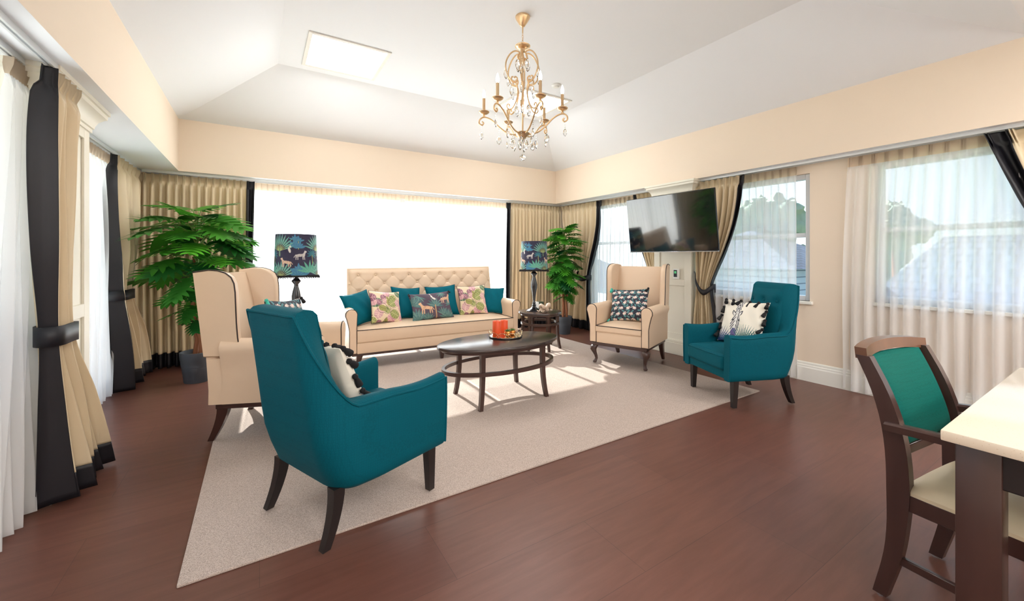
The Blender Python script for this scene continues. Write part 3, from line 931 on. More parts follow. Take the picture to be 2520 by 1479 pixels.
# ------------------------------------------------------------------ teal tub armchair, front = +X
def teal_chair(label, loc, rz):
    t = thing('armchair', label, 'armchair', loc, rz, 'teal velvet armchairs')
    # U-shaped shell
    path = []
    hw, xf, xb, rc = 0.325, 0.34, -0.31, 0.12
    n1, n2, n3 = 22, 10, 10
    for i in range(n1): path.append((lerp(xf, xb + rc, i / n1), -hw))
    for i in range(n2): a = lerp(-PI / 2, -PI, i / n2); path.append((xb + rc + rc * math.cos(a), -hw + rc + rc * math.sin(a)))
    for i in range(n3): path.append((xb, lerp(-hw + rc, 0, i / n3)))
    half = path[:]
    path = half + [(xb, 0)] + [(x, -y) for x, y in half[::-1]]
    n = len(path)
    L = [0]
    for i in range(1, n): L.append(L[-1] + math.dist(path[i], path[i - 1]))
    tot = L[-1]
    H_ARM, H_BACK, ZB = 0.60, 1.00, 0.235
    def outer(i, z):
        x, y = path[i]
        s_ = min(L[i], tot - L[i])
        wb = smooth01((s_ - 0.36) / 0.34)             # 0 on the arms, 1 on the back
        k = max(0, (z - 0.30) / 0.70)
        kl = max(0, (0.50 - z) / 0.27)
        x2 = x - wb * (0.10 * k ** 1.1) + wb * 0.055 * kl ** 2
        y2 = y * (1 - 0.15 * k * wb) * (1 - (0.03 + .09 * wb) * kl ** 2)
        x2 += (1 - wb) * 0.0
        return Vector((x2, y2, 0))
    def height(i):
        s_ = min(L[i], tot - L[i])
        b = (s_ - 0.50) / 0.18
        b = max(0, min(1, b))
        h = H_ARM + 0.012 * math.sin(min(1, s_ / .33) * PI) * -1
        return h + (H_BACK - H_ARM) * (b ** 1.7 if b < 1 else 1)
    secs = []; tops = []
    for i in range(n):
        a = path[max(0, i - 1)]; b = path[min(n - 1, i + 1)]
        tx, ty = b[0] - a[0], b[1] - a[1]; l = math.hypot(tx, ty)
        nx, ny = ty / l, -tx / l
        # make the normal point outwards
        if nx * (path[i][0]) + ny * path[i][1] < 0 and abs(path[i][1]) > 0.2: nx, ny = -nx, -ny
        if abs(path[i][1]) <= 0.2 and nx > 0: nx, ny = -nx, -ny
        N_ = Vector((nx, ny, 0))
        s_ = min(L[i], tot - L[i]); wb = smooth01((s_ - 0.25) / 0.4)
        th = lerp(0.075, 0.125, wb)
        h = height(i); sec = []
        zb = ZB + 0.0
        for j in range(9):
            z = lerp(zb + 0.02, h - 0.012, j / 8); sec.append(outer(i, z) + Vector((0, 0, z)))
        tops.append(outer(i, h - 0.004) + Vector((0, 0, h - 0.004)) + N_ * 0.001)
        for q in range(1, 6):
            f_ = q / 6
            z = h + 0.016 * math.sin(PI * f_)
            sec.append(outer(i, h) - N_ * (th * f_) + Vector((0, 0, z)))
        for j in range(9):
            z = lerp(h - 0.012, zb + 0.02, j / 8); sec.append(outer(i, z) - N_ * th + Vector((0, 0, z)))
        sec.append(outer(i, zb) - N_ * (th * .8) + Vector((0, 0, zb))); sec.append(outer(i, zb) - N_ * 0.015 + Vector((0, 0, zb)))
        secs.append(sec)
    m_ = MB(); m_.loft(secs)
    sh = mk('shell', m_, M['teal'], t, True, 50)
    # piping along the outer top edge and down the arm fronts
    m_ = MB()
    pts = [outer(0, z) + Vector((0.002, 0.004 if False else 0, z)) for z in (0.25, 0.35, 0.45, 0.54)] + tops + [outer(n - 1, z) + Vector((0.002, 0, z)) for z in (0.54, 0.45, 0.35, 0.25)]
    m_.tube(pts, 0.006, 6); mk('piping', m_, M['teal'], t)
    # seat platform, cushion
    m_ = MB(); m_.box((0.085, 0, 0.275), (0.49, 0.50, 0.07), 0.012, 2); mk('seat_rail', m_, M['teal'], t)
    m_ = MB(); m_.box((0.055, 0, 0.37), (0.60, 0.50, 0.135), 0.035, 4)
    for v in m_.bm.verts:
        if v.co.z > 0.40: v.co.z += 0.03 * max(0, 1 - ((v.co.x - .05) / .32) ** 2) * max(0, 1 - (v.co.y / .27) ** 2)
    bmesh.ops.subdivide_edges(m_.bm, edges=[e for e in m_.bm.edges if e.calc_length() > 0.2], cuts=6, use_grid_fill=True)
    for v in m_.bm.verts:
        if v.co.z > 0.42: v.co.z += 0.022 * max(0, 1 - ((v.co.x - .05) / .33) ** 2) * max(0, 1 - (v.co.y / .27) ** 2)
    st = mk('seat_cushion', m_, M['teal'], t)
    m_ = MB(); z = 0.425
    m_.tube([(-.22, -.252, z), (.32, -.252, z), (.352, -.22, z), (.357, 0, z), (.352, .22, z), (.32, .252, z), (-.22, .252, z)], 0.005, 6)
    mk('piping', m_, M['teal'], st)
    # inner back pad with buttons
    m_ = MB()
    def pad(u, v):
        y = lerp(-.235, .235, u) * lerp(1.0, 0.72, v); z = lerp(0.42, 0.965, v)
        x = xb + 0.125 - 0.1 * max(0, (z - .3) / .7) ** 1.1
        d = 0.035 * (1 - (2 * u - 1) ** 6) * (1 - (2 * v - 1) ** 8)
        for by in (-.14, 0, .14):
            r2 = ((y - by) ** 2 + (z - .86) ** 2) / 0.0009
            d -= 0.022 * math.exp(-r2)
        return (x + d, y, z)
    m_.grid(pad, 40, 48); bp_ = mk('back_pad', m_, M['teal'], t, True, 180)
    for by in (-.14, 0, .14):
        m_ = MB(); xx = 0
        m_.lathe([(0.0, -0.002), (0.012, 0), (0.009, 0.006), (0, 0.008)], seg=12, m=T((xb + .125 - 0.1 * (.56 / .7) ** 1.1 + .016, by, .86), (0, PI / 2, 0)))
        mk('button', m_, M['teal'], bp_)
    # legs
    for sy in (-1, 1):
        m_ = MB(); m_.loft([[(0.235 + a * .024 * k + .02 * (1 - k) + .03, sy * 0.275 + b * .024 * k, z) for a, b in ((-1, -1), (1, -1), (1, 1), (-1, 1))] for z, k in ((0.24, 1.0), (0.015, 0.7))])
        mk('leg', m_, M['bwood'], t, False)
        m_ = MB(); secs = []
        for q in range(8):
            f_ = q / 7; z = lerp(0.25, 0.015, f_); dx = -0.02 - 0.06 * f_ ** 1.8; k = lerp(0.026, 0.017, f_)
            secs.append([(-0.215 + dx + a * k, sy * 0.235 + sy * 0.012 * f_ + b * k, z) for a, b in ((-1, -1), (1, -1), (1, 1), (-1, 1))])
        m_.loft(secs); mk('leg', m_, M['bwood'], t, True, 50)
        for (x, y) in ((0.285, sy * .275), (-0.295, sy * .247)):
            pass
    return t
CH1 = teal_chair('teal velvet tub armchair in the foreground seen from behind', (0.405, 2.185, RZ), R(23))
CH2 = dup(CH1, (3.645, 1.99, 0.0), R(157), 'teal velvet tub armchair on the right below the television')

# ------------------------------------------------------------------ rolled arm profile shared by sofa and wing chairs
def arm_outline(w=0.075, zb=0.25, zt=0.69, roll=0.062):
    """outline in (y, z); inner side at y=0, outer at -w ; roll leans outwards"""
    cx, cz = -0.055, zt - roll
    pts = [(0.0, zb), (0.0, zt - 0.20)]
    pts += [(0.002, zt - 0.14)]
    pts += [(cx + roll * math.cos(a), cz + roll * math.sin(a)) for a in [R(d) for d in (-15, 5, 25, 45, 65, 90, 115, 140, 165, 190, 215)]]
    pts += [(-w - 0.012, zt - 0.17), (-w + 0.0, zt - 0.24), (-w, zb)]
    return pts
def side(sy, pts, y0): return [(sy * (y0 - p[0] * 1.0), p[1]) for p in pts]

def arm_mesh(parent, sy, y0, xf, xbk, zb, zt, flare=0.0, w=0.075):
    prof = arm_outline(w, zb, zt)
    m_ = MB()
    secs = []
    for x, k in ((xbk, 1.0), (xf - 0.012, 1.0), (xf, 0.94)):
        cy = -0.045; cz = (zb + zt) / 2
        secs.append([(x, sy * (y0 - (cy + (p[0] - cy) * k)), cz + (p[1] - cz) * (1 if k == 1 else .985)) for p in prof])
    m_.loft(secs)
    a = mk('arm', m_, M['vinyl'], parent, True, 35)
    # piping around the front face
    m_ = MB(); m_.tube([(xf - 0.004, sy * (y0 - p[0]), p[1]) for p in prof], 0.0045, 6)
    mk('piping', m_, M['piping'], a)['label'] = 'dark brown piping'
    # proud front panel
    m_ = MB(); cy, cz = -0.045, (zb + zt) / 2
    m_.loft([[(x, sy * (y0 - (cy + (p[0] - cy) * k)), cz + (p[1] - cz) * k2) for p in prof] for x, k, k2 in ((xf - .002, .93, .98), (xf + 0.008, .86, .96))])
    mk('front_panel', m_, M['vinyl'], a, True, 40)
    return a

def cabriole(m_, x, y, sx, sy, z0, z1):
    """front leg with knee and pad foot"""
    secs = []
    for f_, ox, k in ((0, 0.0, .040), (.12, 0.022, .044), (.28, 0.030, .036), (.45, 0.018, .026), (.62, 0.004, .019), (.78, -0.002, .016), (.88, 0.006, .018), (.94, 0.014, .023), (1.0, 0.014, .019)):
        z = lerp(z1, z0, f_)
        cx, cy = x + sx * ox, y + sy * ox * 0.8
        secs.append([(cx + k * math.cos(a), cy + k * math.sin(a), z) for a in [2 * PI * i / 10 for i in range(10)]])
    m_.loft(secs)
    return m_

# ------------------------------------------------------------------ wing chair, front = +X
def wing_chair(label, loc, rz):
    t = thing('wing_chair', label, 'armchair', loc, rz, 'cream wingback armchairs')
    hw = 0.265      # inner arm y
    m_ = MB(); m_.box((0.0, 0, 0.235), (0.66, 0.64, 0.035), 0.004, 1); mk('base_rail', m_, M['dwood'], t)['label'] = 'dark wooden base rail'
    # body
    m_ = MB(); m_.box((-0.01, 0, 0.315), (0.68, 0.545, 0.13), 0.012, 2)
    bd = mk('body', m_, M['vinyl'], t)
    # seat cushion with crowned top
    m_ = MB()
    def seat(u, v):
        x = lerp(-0.22, 0.345, u); y = lerp(-.262, .262, v)
        z = 0.445 + 0.035 * (1 - (2 * u - 1) ** 4) * (1 - (2 * v - 1) ** 4)
        return (x, y, z)
    m_.grid(seat, 20, 20)
    m_.loft([[(-0.22, s_ * .262, 0.375), (0.335, s_ * .262, 0.375), (0.347, s_ * .262, 0.39), (0.349, s_ * .262, 0.43), (0.345, s_ * .262, 0.445), (-0.22, s_ * .262, 0.445)] for s_ in (-1, 1)])
    bmesh.ops.remove_doubles(m_.bm, verts=m_.bm.verts[:], dist=0.0005)
    st = mk('seat_cushion', m_, M['vinyl'], t, True, 35)
    m_ = MB(); m_.tube([(-.2, -.264, .447), (.345, -.262, .447), (.35, -.25, .447), (.35, .25, .447), (.345, .262, .447), (-.2, .264, .447)], 0.0045, 6)
    mk('piping', m_, M['piping'], st)['label'] = 'dark brown piping'
    for sy in (-1, 1): arm_mesh(t, sy, hw, 0.335, -0.28, 0.255, 0.69)
    # outer lower side panels behind the arms
    for sy in (-1, 1):
        m_ = MB(); m_.loft([[(x, sy * y, z) for x, z in ((-0.355, 0.255), (0.30, 0.255), (0.30, 0.40), (0.18, 0.56), (-0.375, 0.56))] for y in (hw + .01, hw + .072)])
        mk('side_panel', m_, M['vinyl'], t, True, 40)
    # back
    m_ = MB(); secs = []
    for i in range(13):
        v = i / 12; z = lerp(0.255, 1.115, v); cx = -0.33 - 0.10 * max(0, (z - .45)) / .67
        th = 0.075; w = lerp(0.335, 0.31, v)
        if z > 1.08: th *= 0.75
        belly = 0.035 * math.sin(PI * max(0, min(1, (z - .42) / .65)))
        sec = []
        for k in range(13):
            y = lerp(-w + .03, w - .03, k / 12)
            sec.append((cx + th / 2 + belly * (1 - (y / w) ** 4), y, z))
        sec += [(cx + th * .2, w, z), (cx - th * .45, w, z)]
        for k in range(7):
            y = lerp(w - .02, -w + .02, k / 6); sec.append((cx - th / 2, y, z))
        sec += [(cx - th * .45, -w, z), (cx + th * .2, -w, z)]
        secs.append(sec)
    m_.loft(secs); mk('backrest', m_, M['vinyl'], t, True, 55)
    # wings
    for sy in (-1, 1):
        # outline in x,z
        def xb(z): return -0.375 - 0.10 * max(0, (z - .45)) / .67
        front = [(0.575, 0.235), (0.64, 0.235), (0.70, 0.236), (0.80, 0.244), (0.90, 0.256), (1.0, 0.268), (1.06, 0.270), (1.10, 0.258), (1.13, 0.225), (1.145, 0.18)]
        out = [(xb(0.57), 0.57)] + [(xb(z) + w_, z) for z, w_ in front] + [(xb(1.14) + 0.12, 1.15), (xb(1.13) + .02, 1.135)]
        m_ = MB()
        yi, yo = hw + 0.005, hw + 0.075
        def P(p, y, k):
            cx, cz = xb(.85) + .12, .86
            fl = 0.035 * max(0, (p[0] - xb(p[1]) - .05) / .25)     # wings open outwards to the front
            return (cx + (p[0] - cx) * k, sy * (y + fl), cz + (p[1] - cz) * k)
        m_.loft([[P(p, yi, .93) for p in out], [P(p, yi + .012, .99) for p in out], [P(p, yo - .012, 1.0) for p in out], [P(p, yo, .97) for p in out]])
        wg = mk('wing', m_, M['vinyl'], t, True, 50)
        m_ = MB(); m_.tube([P(p, yo - .006, 1.0) for p in out[1:]], 0.0045, 6)
        mk('piping', m_, M['piping'], wg)['label'] = 'dark brown piping'
        # legs
        m_ = MB(); cabriole(m_, 0.285, sy * 0.285, 1, sy, 0.012, 0.225); mk('leg', m_, M['dwood'], t, True, 60)['label'] = 'cabriole front leg'
        m_ = MB(); secs = []
        for q in range(7):
            f_ = q / 6; z = lerp(0.225, 0.0, f_); dx = -0.01 - 0.08 * f_ ** 1.5; k = lerp(0.034, 0.018, f_)
            secs.append([(-0.28 + dx + a * k, sy * 0.285 + b * k * .8, z) for a, b in ((-1, -1), (1, -1), (1, 1), (-1, 1))])
        m_.loft(secs); mk('leg', m_, M['dwood'], t, True, 50)['label'] = 'raked rear leg'
    return t
WG1 = wing_chair('cream wingback armchair on the right facing the coffee table', (3.70, 3.315, RZ), R(201))
WG2 = dup(WG1, (0.175, 3.51, RZ), R(-22), 'cream wingback armchair on the left behind the foreground armchair')

# ------------------------------------------------------------------ sofa, front = +X locally
def sofa(loc, rz):
    t = thing('sofa', 'long cream button-backed sofa in front of the back doors', 'sofa', loc, rz)
    HL = 0.98        # inner half length
    m_ = MB(); m_.box((0.02, 0, 0.155), (0.70, 2.06, 0.03), 0.004, 1); mk('base_rail', m_, M['dwood'], t)['label'] = 'dark wooden base rail'
    m_ = MB(); m_.box((0.0, 0, 0.225), (0.76, 2 * HL, 0.12), 0.012, 2)
    mk('body', m_, M['vinyl'], t)
    m_ = MB()
    def seat(u, v):
        x = lerp(-0.28, 0.39, u); y = lerp(-HL + .004, HL - .004, v)
        return (x, y, 0.425 + 0.035 * (1 - (2 * u - 1) ** 4) * (1 - (2 * v - 1) ** 8))
    m_.grid(seat, 16, 50)
    m_.loft([[(-0.28, y, 0.285), (0.375, y, 0.285), (0.39, y, 0.30), (0.398, y, 0.36), (0.394, y, 0.41), (0.39, y, 0.425), (-0.28, y, 0.425)] for y in (-HL + .004, HL - .004)])
    bmesh.ops.remove_doubles(m_.bm, verts=m_.bm.verts[:], dist=0.0005)
    st = mk('seat_cushion', m_, M['vinyl'], t, True, 35)
    m_ = MB(); m_.tube([(-.2, -HL, .427), (.392, -HL + .002, .427), (.396, -HL + .012, .427), (.396, HL - .012, .427), (.392, HL - .002, .427), (-.2, HL, .427)], 0.0045, 6)
    mk('piping', m_, M['piping'], st)['label'] = 'dark brown piping'
    for sy in (-1, 1): arm_mesh(t, sy, HL, 0.375, -0.33, 0.17, 0.66)
    # tufted back
    rows = []
    bz = [1.0, 0.895, 0.79, 0.685]
    pitch = 0.215
    for r_, z in enumerate(bz):
        nb = 9 if r_ % 2 == 0 else 10
        for k in range(nb):
            y = (k - (nb - 1) / 2) * pitch
            if abs(y) < HL: rows.append((y, z))
    segs = []
    for i, a in enumerate(rows):
        for b in rows[i + 1:]:
            if abs(abs(a[0] - b[0]) - pitch / 2) < 1e-3 and abs(abs(a[1] - b[1]) - .105) < 1e-3: segs.append((a, b))
    # vertical creases from the top row to the top edge
    rowa = np.array(rows); sa = np.array([s_[0] for s_ in segs]); sb = np.array([s_[1] for s_ in segs])
    def pad(u, v):
        z = lerp(0.42, 1.085, v); y = lerp(-1.0, 1.0, u) * lerp(1.0, 0.985, v)
        base = -0.285 - 0.11 * (z - .42) / .66
        d = 0.04 * (1 - abs(2 * u - 1) ** 30) * (1 - max(0, (v - .9) / .1) ** 2)
        p = np.array((y, z))
        r2 = ((rowa - p) ** 2).sum(1).min()
        d -= 0.016 * math.exp(-r2 / 0.0006) + 0.008 * math.exp(-r2 / 0.003)
        ab = sb - sa; tt = np.clip(((p - sa) * ab).sum(1) / (ab ** 2).sum(1), 0, 1)
        dd = np.sqrt((((sa + ab * tt[:, None]) - p) ** 2).sum(1)).min()
        d -= 0.0045 * math.exp(-(dd / 0.006) ** 2)
        return (base + d, y, z)
    m_ = MB(); m_.grid(pad, 300, 90)
    tf = mk('tufted_back_pad', m_, M['vinyl'], t, True, 180)
    for y, z in rows:
        if z > 0.75:
            m_ = MB(); base = -0.285 - 0.11 * (z - .42) / .66
            m_.lathe([(0.0, -0.004), (0.0125, -0.002), (0.012, 0.004), (0.007, 0.008), (0, 0.0095)], seg=14, m=T((base + 0.019, y, z), (0, PI / 2, 0)))
            mk('button', m_, M['vinyl'], tf)
    m_ = MB(); secs = []
    for y in (-1.005, -0.99, 0.99, 1.005):
        k = 1.0 if abs(y) < 1 else 0.93
        pts = [(-0.29, 0.17), (-0.275, 0.42), (-0.375, 1.03), (-0.385, 1.085), (-0.41, 1.10), (-0.445, 1.10), (-0.465, 1.08), (-0.46, 1.0), (-0.36, 0.40), (-0.35, 0.17)]
        secs.append([(-.37 + (x + .37) * k, y * lerp(1.0, .985, (z - .17)), z) for x, z in pts])
    m_.loft(secs); mk('backrest', m_, M['vinyl'], t, True, 40)
    for (x, y) in ((.352, -.95), (.352, 0), (.352, .95), (-.30, -.98), (-.30, .98)):
        m_ = MB(); sx = 0.03 if x < 0 else 0
        m_.loft([[(x - sx * f_ + a * k, y + (0.03 * f_ if y > .5 else -0.03 * f_ if y < -.5 else 0) + b * k, z) for a, b in ((-1, -1), (1, -1), (1, 1), (-1, 1))] for z, k, f_ in ((0.145, .032, 0), (0.0, .016, 1))])
        mk('leg', m_, M['dwood'], t, False)
    return t
SOFA = sofa((1.905, 4.99, RZ), R(-90 - 3))

# ------------------------------------------------------------------ oval coffee table and round side tables
def ring_table(name, label, cat, loc, rz, a, b, h, ring_z, legs, ring_k, group=None, leg_w=0.022):
    t = thing(name, label, cat, loc, rz, group)
    N = 72
    def ell(k, z, da=0.0): return [((a * k + da) * math.cos(2 * PI * i / N), (b * k + da) * math.sin(2 * PI * i / N), z) for i in range(N)]
    m_ = MB(); m_.loft([ell(1, h - 0.026, -0.006), ell(1, h - 0.022), ell(1, h - 0.006), ell(1, h - 0.002, -0.003), ell(1, h, -0.008)])
    mk('tabletop', m_, M['dtop'], t, True, 40)
    m_ = MB()
    def band(k_, z0, z1, w):
        s1 = []
        for i in range(N):
            an = 2 * PI * i / N; c_, s_ = math.cos(an), math.sin(an)
            s1.append([((a * k_ + d) * c_, (b * k_ + d) * s_, z) for d, z in ((0, z0), (0, z1), (-w, z1), (-w, z0))])
        m_.loft(s1, cap=False, closed_path=True)
    band(ring_k, h - 0.05, h - 0.024, 0.03); mk('apron', m_, M['dwood'], t, True, 40)
    m_ = MB(); band(ring_k, ring_z, ring_z + 0.03, 0.028); mk('ring_stretcher', m_, M['dwood'], t, True, 40)
    for (lx_, ly_) in legs:
        m_ = MB(); l = math.hypot(lx_, ly_); ux, uy = lx_ / l, ly_ / l; secs = []
        for q in range(9):
            f_ = q / 8; z = lerp(h - 0.03, 0.0, f_); o_ = 0.035 * max(0, (f_ - .35) / .65) ** 2
            k = leg_w * lerp(1, .82, f_)
            secs.append([(lx_ + ux * o_ + p * k, ly_ + uy * o_ + q_ * k, z) for p, q_ in ((-1, -1), (1, -1), (1, 1), (-1, 1))])
        m_.loft(secs); mk('leg', m_, M['dwood'], t, True, 50)
    return t
M['dtop'] = mat('polished_dark_top', C(58, 42, 38), 0.26, coat=0.15, noise_s=12, noise_amt=0.2, stretch=(.2, 1, 1))
ring_table('coffee_table', 'oval dark wood coffee table in the middle of the rug', 'coffee table', (1.83, 3.125, RZ), 0, 0.59, 0.325, 0.495, 0.27,
           [(-.30, -.225), (.30, -.225), (-.30, .225), (.30, .225)], 0.93, None, .0195)
side_legs = [(0.185 * math.cos(R(45 + 60 * 0 + 90 * k)), 0.185 * math.sin(R(45 + 90 * k))) for k in range(4)]
side_legs = [(0.235 * math.cos(R(20 + 60 * k)), 0.235 * math.sin(R(20 + 60 * k))) for k in range(6)]
ring_table('side_table', 'round dark side table right of the sofa carrying a lamp and ornaments', 'side table', (3.235, 4.46, RZ), 0, 0.29, 0.29, 0.50, 0.33, side_legs, 0.90, 'round side tables', 0.017)
ring_table('side_table', 'round dark side table mostly hidden behind the left wing chair', 'side table', (0.34, 4.33, RZ), R(15), 0.29, 0.29, 0.50, 0.33, side_legs, 0.90, 'round side tables', 0.017)

# ------------------------------------------------------------------ printed fabrics: a tiny painter
class Paint:
    def __init__(s, w, h, bg, res=900):
        s.w, s.h = w, h; s.W = int(res * w / max(w, h)); s.Hh = int(res * h / max(w, h))
        s.a = np.zeros((s.Hh, s.W, 3)); s.a[:] = bg[:3]
        s.Y, s.X = np.mgrid[0:s.Hh, 0:s.W]
        s.X = (s.X + .5) / s.W * w; s.Y = (s.Y + .5) / s.Hh * h
    def fill(s, mask, col): s.a[mask] = col[:3]
    def win(s, x0, y0, x1, y1):
        a, b = int(max(0, y0 / s.h * s.Hh - 1)), int(min(s.Hh, y1 / s.h * s.Hh + 2))
        c_, d = int(max(0, x0 / s.w * s.W - 1)), int(min(s.W, x1 / s.w * s.W + 2))
        if b <= a or d <= c_: return None
        return slice(a, b), slice(c_, d)
    def ell(s, x, y, rx, ry, ang, col):
        m = max(rx, ry); w_ = s.win(x - m, y - m, x + m, y + m)
        if w_ is None: return
        c_, n_ = math.cos(ang), math.sin(ang); dx, dy = s.X[w_] - x, s.Y[w_] - y
        u = (dx * c_ + dy * n_) / rx; v = (-dx * n_ + dy * c_) / ry
        s.a[w_][u * u + v * v < 1] = col[:3]
    def line(s, p, q, w, col, w2=None):
        m = max(w, w2 or 0); w_ = s.win(min(p[0], q[0]) - m, min(p[1], q[1]) - m, max(p[0], q[0]) + m, max(p[1], q[1]) + m)
        if w_ is None: return
        dx, dy = q[0] - p[0], q[1] - p[1]; L2 = dx * dx + dy * dy + 1e-12; X, Y = s.X[w_], s.Y[w_]
        t = np.clip(((X - p[0]) * dx + (Y - p[1]) * dy) / L2, 0, 1)
        dist = np.hypot(X - p[0] - t * dx, Y - p[1] - t * dy)
        s.a[w_][dist < (w if w2 is None else w + (w2 - w) * t)] = col[:3]
    def leaf(s, x, y, ang, L, wd, col, rib=None):
        c_, n_ = math.cos(ang), math.sin(ang); x2, y2 = x + L * c_, y + L * n_
        w_ = s.win(min(x, x2) - wd, min(y, y2) - wd, max(x, x2) + wd, max(y, y2) + wd)
        if w_ is None: return
        dx, dy = s.X[w_] - x, s.Y[w_] - y
        u = (dx * c_ + dy * n_) / L; v = (-dx * n_ + dy * c_)
        ok = (u > 0) & (u < 1)
        pr = wd * np.sin(PI * np.clip(u, 0, 1) ** 0.8)
        s.a[w_][ok & (np.abs(v) < pr)] = col[:3]
        if rib is not None: s.a[w_][ok & (np.abs(v) < wd * .12 * (1 - u))] = rib[:3]
    def fan(s, x, y, L, a0, a1, n, col, rib, wd=None):
        for k in range(n):
            a = lerp(a0, a1, k / (n - 1))
            s.line((x, y), (x + .55 * L * math.cos(a), y + .55 * L * math.sin(a)), L * .012, rib)
            s.leaf(x + .35 * L * math.cos(a), y + .35 * L * math.sin(a), a, L * .7, (wd or L * .085), col, rib)
    def palm(s, x, y, L, col, trunk):
        s.line((x, y), (x + .05 * L, y - .9 * L), L * .04, trunk)
        for a in (20, 60, 120, 160, 200, -25, 90):
            s.leaf(x, y, R(a), L * .75, L * .13, col, None)
    def plant(s, x, y, L, n, col, rib, wd=.16):
        for k in range(n):
            a = R(lerp(15, 165, k / max(1, n - 1)))
            s.leaf(x, y, a, L * (1 - .25 * abs(k % 2)), L * wd, col, rib)
    def cat(s, x, y, k, col, sp, flip=1):
        f = flip
        s.ell(x, y, .5 * k, .17 * k, R(8) * f, col)
        s.ell(x + f * .42 * k, y + .05 * k, .17 * k, .2 * k, 0, col)
        s.line((x + f * .45 * k, y + .08 * k), (x + f * .58 * k, y + .36 * k), .11 * k, col)
        s.ell(x + f * .64 * k, y + .42 * k, .15 * k, .11 * k, 0, col)
        s.ell(x + f * .56 * k, y + .52 * k, .04 * k, .05 * k, 0, col)
        for lx_, sl_ in ((-.40, -.05), (-.26, .04), (.34, .0), (.47, .07)):
            s.line((x + f * lx_ * k, y), (x + f * (lx_ + sl_) * k, y - .52 * k), .065 * k, col, .04 * k)
        s.line((x - f * .45 * k, y + .05 * k), (x - f * .66 * k, y - .25 * k), .035 * k, col)
        rnd = random.Random(int(x * 1000))
        for i in range(26):
            s.ell(x + rnd.uniform(-.45, .45) * k, y + rnd.uniform(-.12, .14) * k, .022 * k, .018 * k, 0, sp)
    def elephant(s, x, y, k, col, sh, flip=1, ang=0):
        f = flip; ca, sa = math.cos(ang), math.sin(ang)
        def Q(u, v): u, v = f * u * k, v * k; return (x + u * ca - v * sa, y + u * sa + v * ca)
        s.ell(*Q(0, 0), .40 * k, .27 * k, ang, col)
        s.ell(*Q(.40, .16), .19 * k, .19 * k, 0, col)
        for lx_ in (-.30, -.14, .12, .28): s.line(Q(lx_, -.1), Q(lx_ + .02, -.42), .075 * k, col)
        s.ell(*Q(.27, .16), .12 * k, .17 * k, ang, sh)
        s.line(Q(.54, .1), Q(.66, -.16), .055 * k, col); s.line(Q(.66, -.16), Q(.82, -.14), .042 * k, col); s.line(Q(.82, -.14), Q(.86, .0), .035 * k, col)
        s.line(Q(-.38, .1), Q(-.52, -.12), .022 * k, col)
    def monstera(s, x, y, r, ang, col, rib):
        s.ell(x, y, r, r * .82, ang, col)
        for k in range(5):
            for sg in (-1, 1):
                a = ang + sg * R(50 + 22 * k)
                p = (x + math.cos(ang) * r * lerp(.6, -.5, k / 4), y + math.sin(ang) * r * lerp(.6, -.5, k / 4))
                s.line(p, (p[0] + math.cos(a) * r * .75, p[1] + math.sin(a) * r * .75), r * .035, rib)
        s.line((x - math.cos(ang) * r, y - math.sin(ang) * r), (x + math.cos(ang) * r, y + math.sin(ang) * r), r * .05, rib)
    def sample(s, u, v):
        i = min(s.Hh - 1, max(0, int(v * s.Hh))); j = min(s.W - 1, max(0, int(u * s.W)))
        return s.a[i, j]

NAVY, DEEP = C(44, 40, 70), C(74, 60, 76)
AQ, TL, BL, LM, PK = C(108, 176, 164), C(44, 112, 128), C(66, 128, 168), C(186, 196, 120), C(226, 186, 176)
def jungle(w, h, bg, seed=0):
    p = Paint(w, h, bg); n = max(1, int(w / 0.36 + .5))
    for i in range(n):
        X0 = i * w / n; W_ = w / n
        def P(u, v): return (X0 + u * W_, v * h)
        for u, v in ((0.10, .80), (1.02, .84)):
            x, y = P(u, v); p.line((x, y + .03), (x, y - .06), .0025, LM); p.plant(x, y - .05, .075, 6, BL, AQ, .16); p.plant(x, y + .01, .055, 5, BL, AQ, .16)
        x, y = P(.10, .02); p.plant(x, y, .10, 6, BL, AQ, .15); p.plant(x, y + .05, .07, 5, BL, AQ, .17)
        x, y = P(.64, .60); p.fan(x, y, .155, R(18), R(162), 13, AQ, LM, .0075); p.line((x, y + .02), (x + .004, y - .04), .008, C(120, 150, 120))
        x, y = P(.44, .52)
        p.line((x, y), (x + .004, y - .09), .003, LM)
        for a in (15, 45, 75, 110, 140, 170, 200, -15, -40):
            p.leaf(x, y, R(a), .062, .0075, TL, C(96, 150, 160))
        x, y = P(.36, .10); 
        for a in (12, 38, 62, 88, 118, 145, 168): p.leaf(x, y, R(a), .115, .0125, C(92, 170, 150), C(150, 205, 170))
        x, y = P(.70, .0); p.fan(x, y, .14, R(20), R(160), 11, AQ, LM, .0075)
        x, y = P(.13, .50); p.cat(x, y, .075, C(206, 202, 200), C(130, 120, 128), 1)
        x, y = P(.84, .34); p.cat(x, y, .075, C(224, 192, 168), C(150, 110, 90), -1)
        x, y = P(.90, .62); p.ell(x, y, .010, .026, .3, C(226, 222, 214)); p.ell(x + .006, y + .032, .009, .010, 0, C(226, 222, 214))
    return p
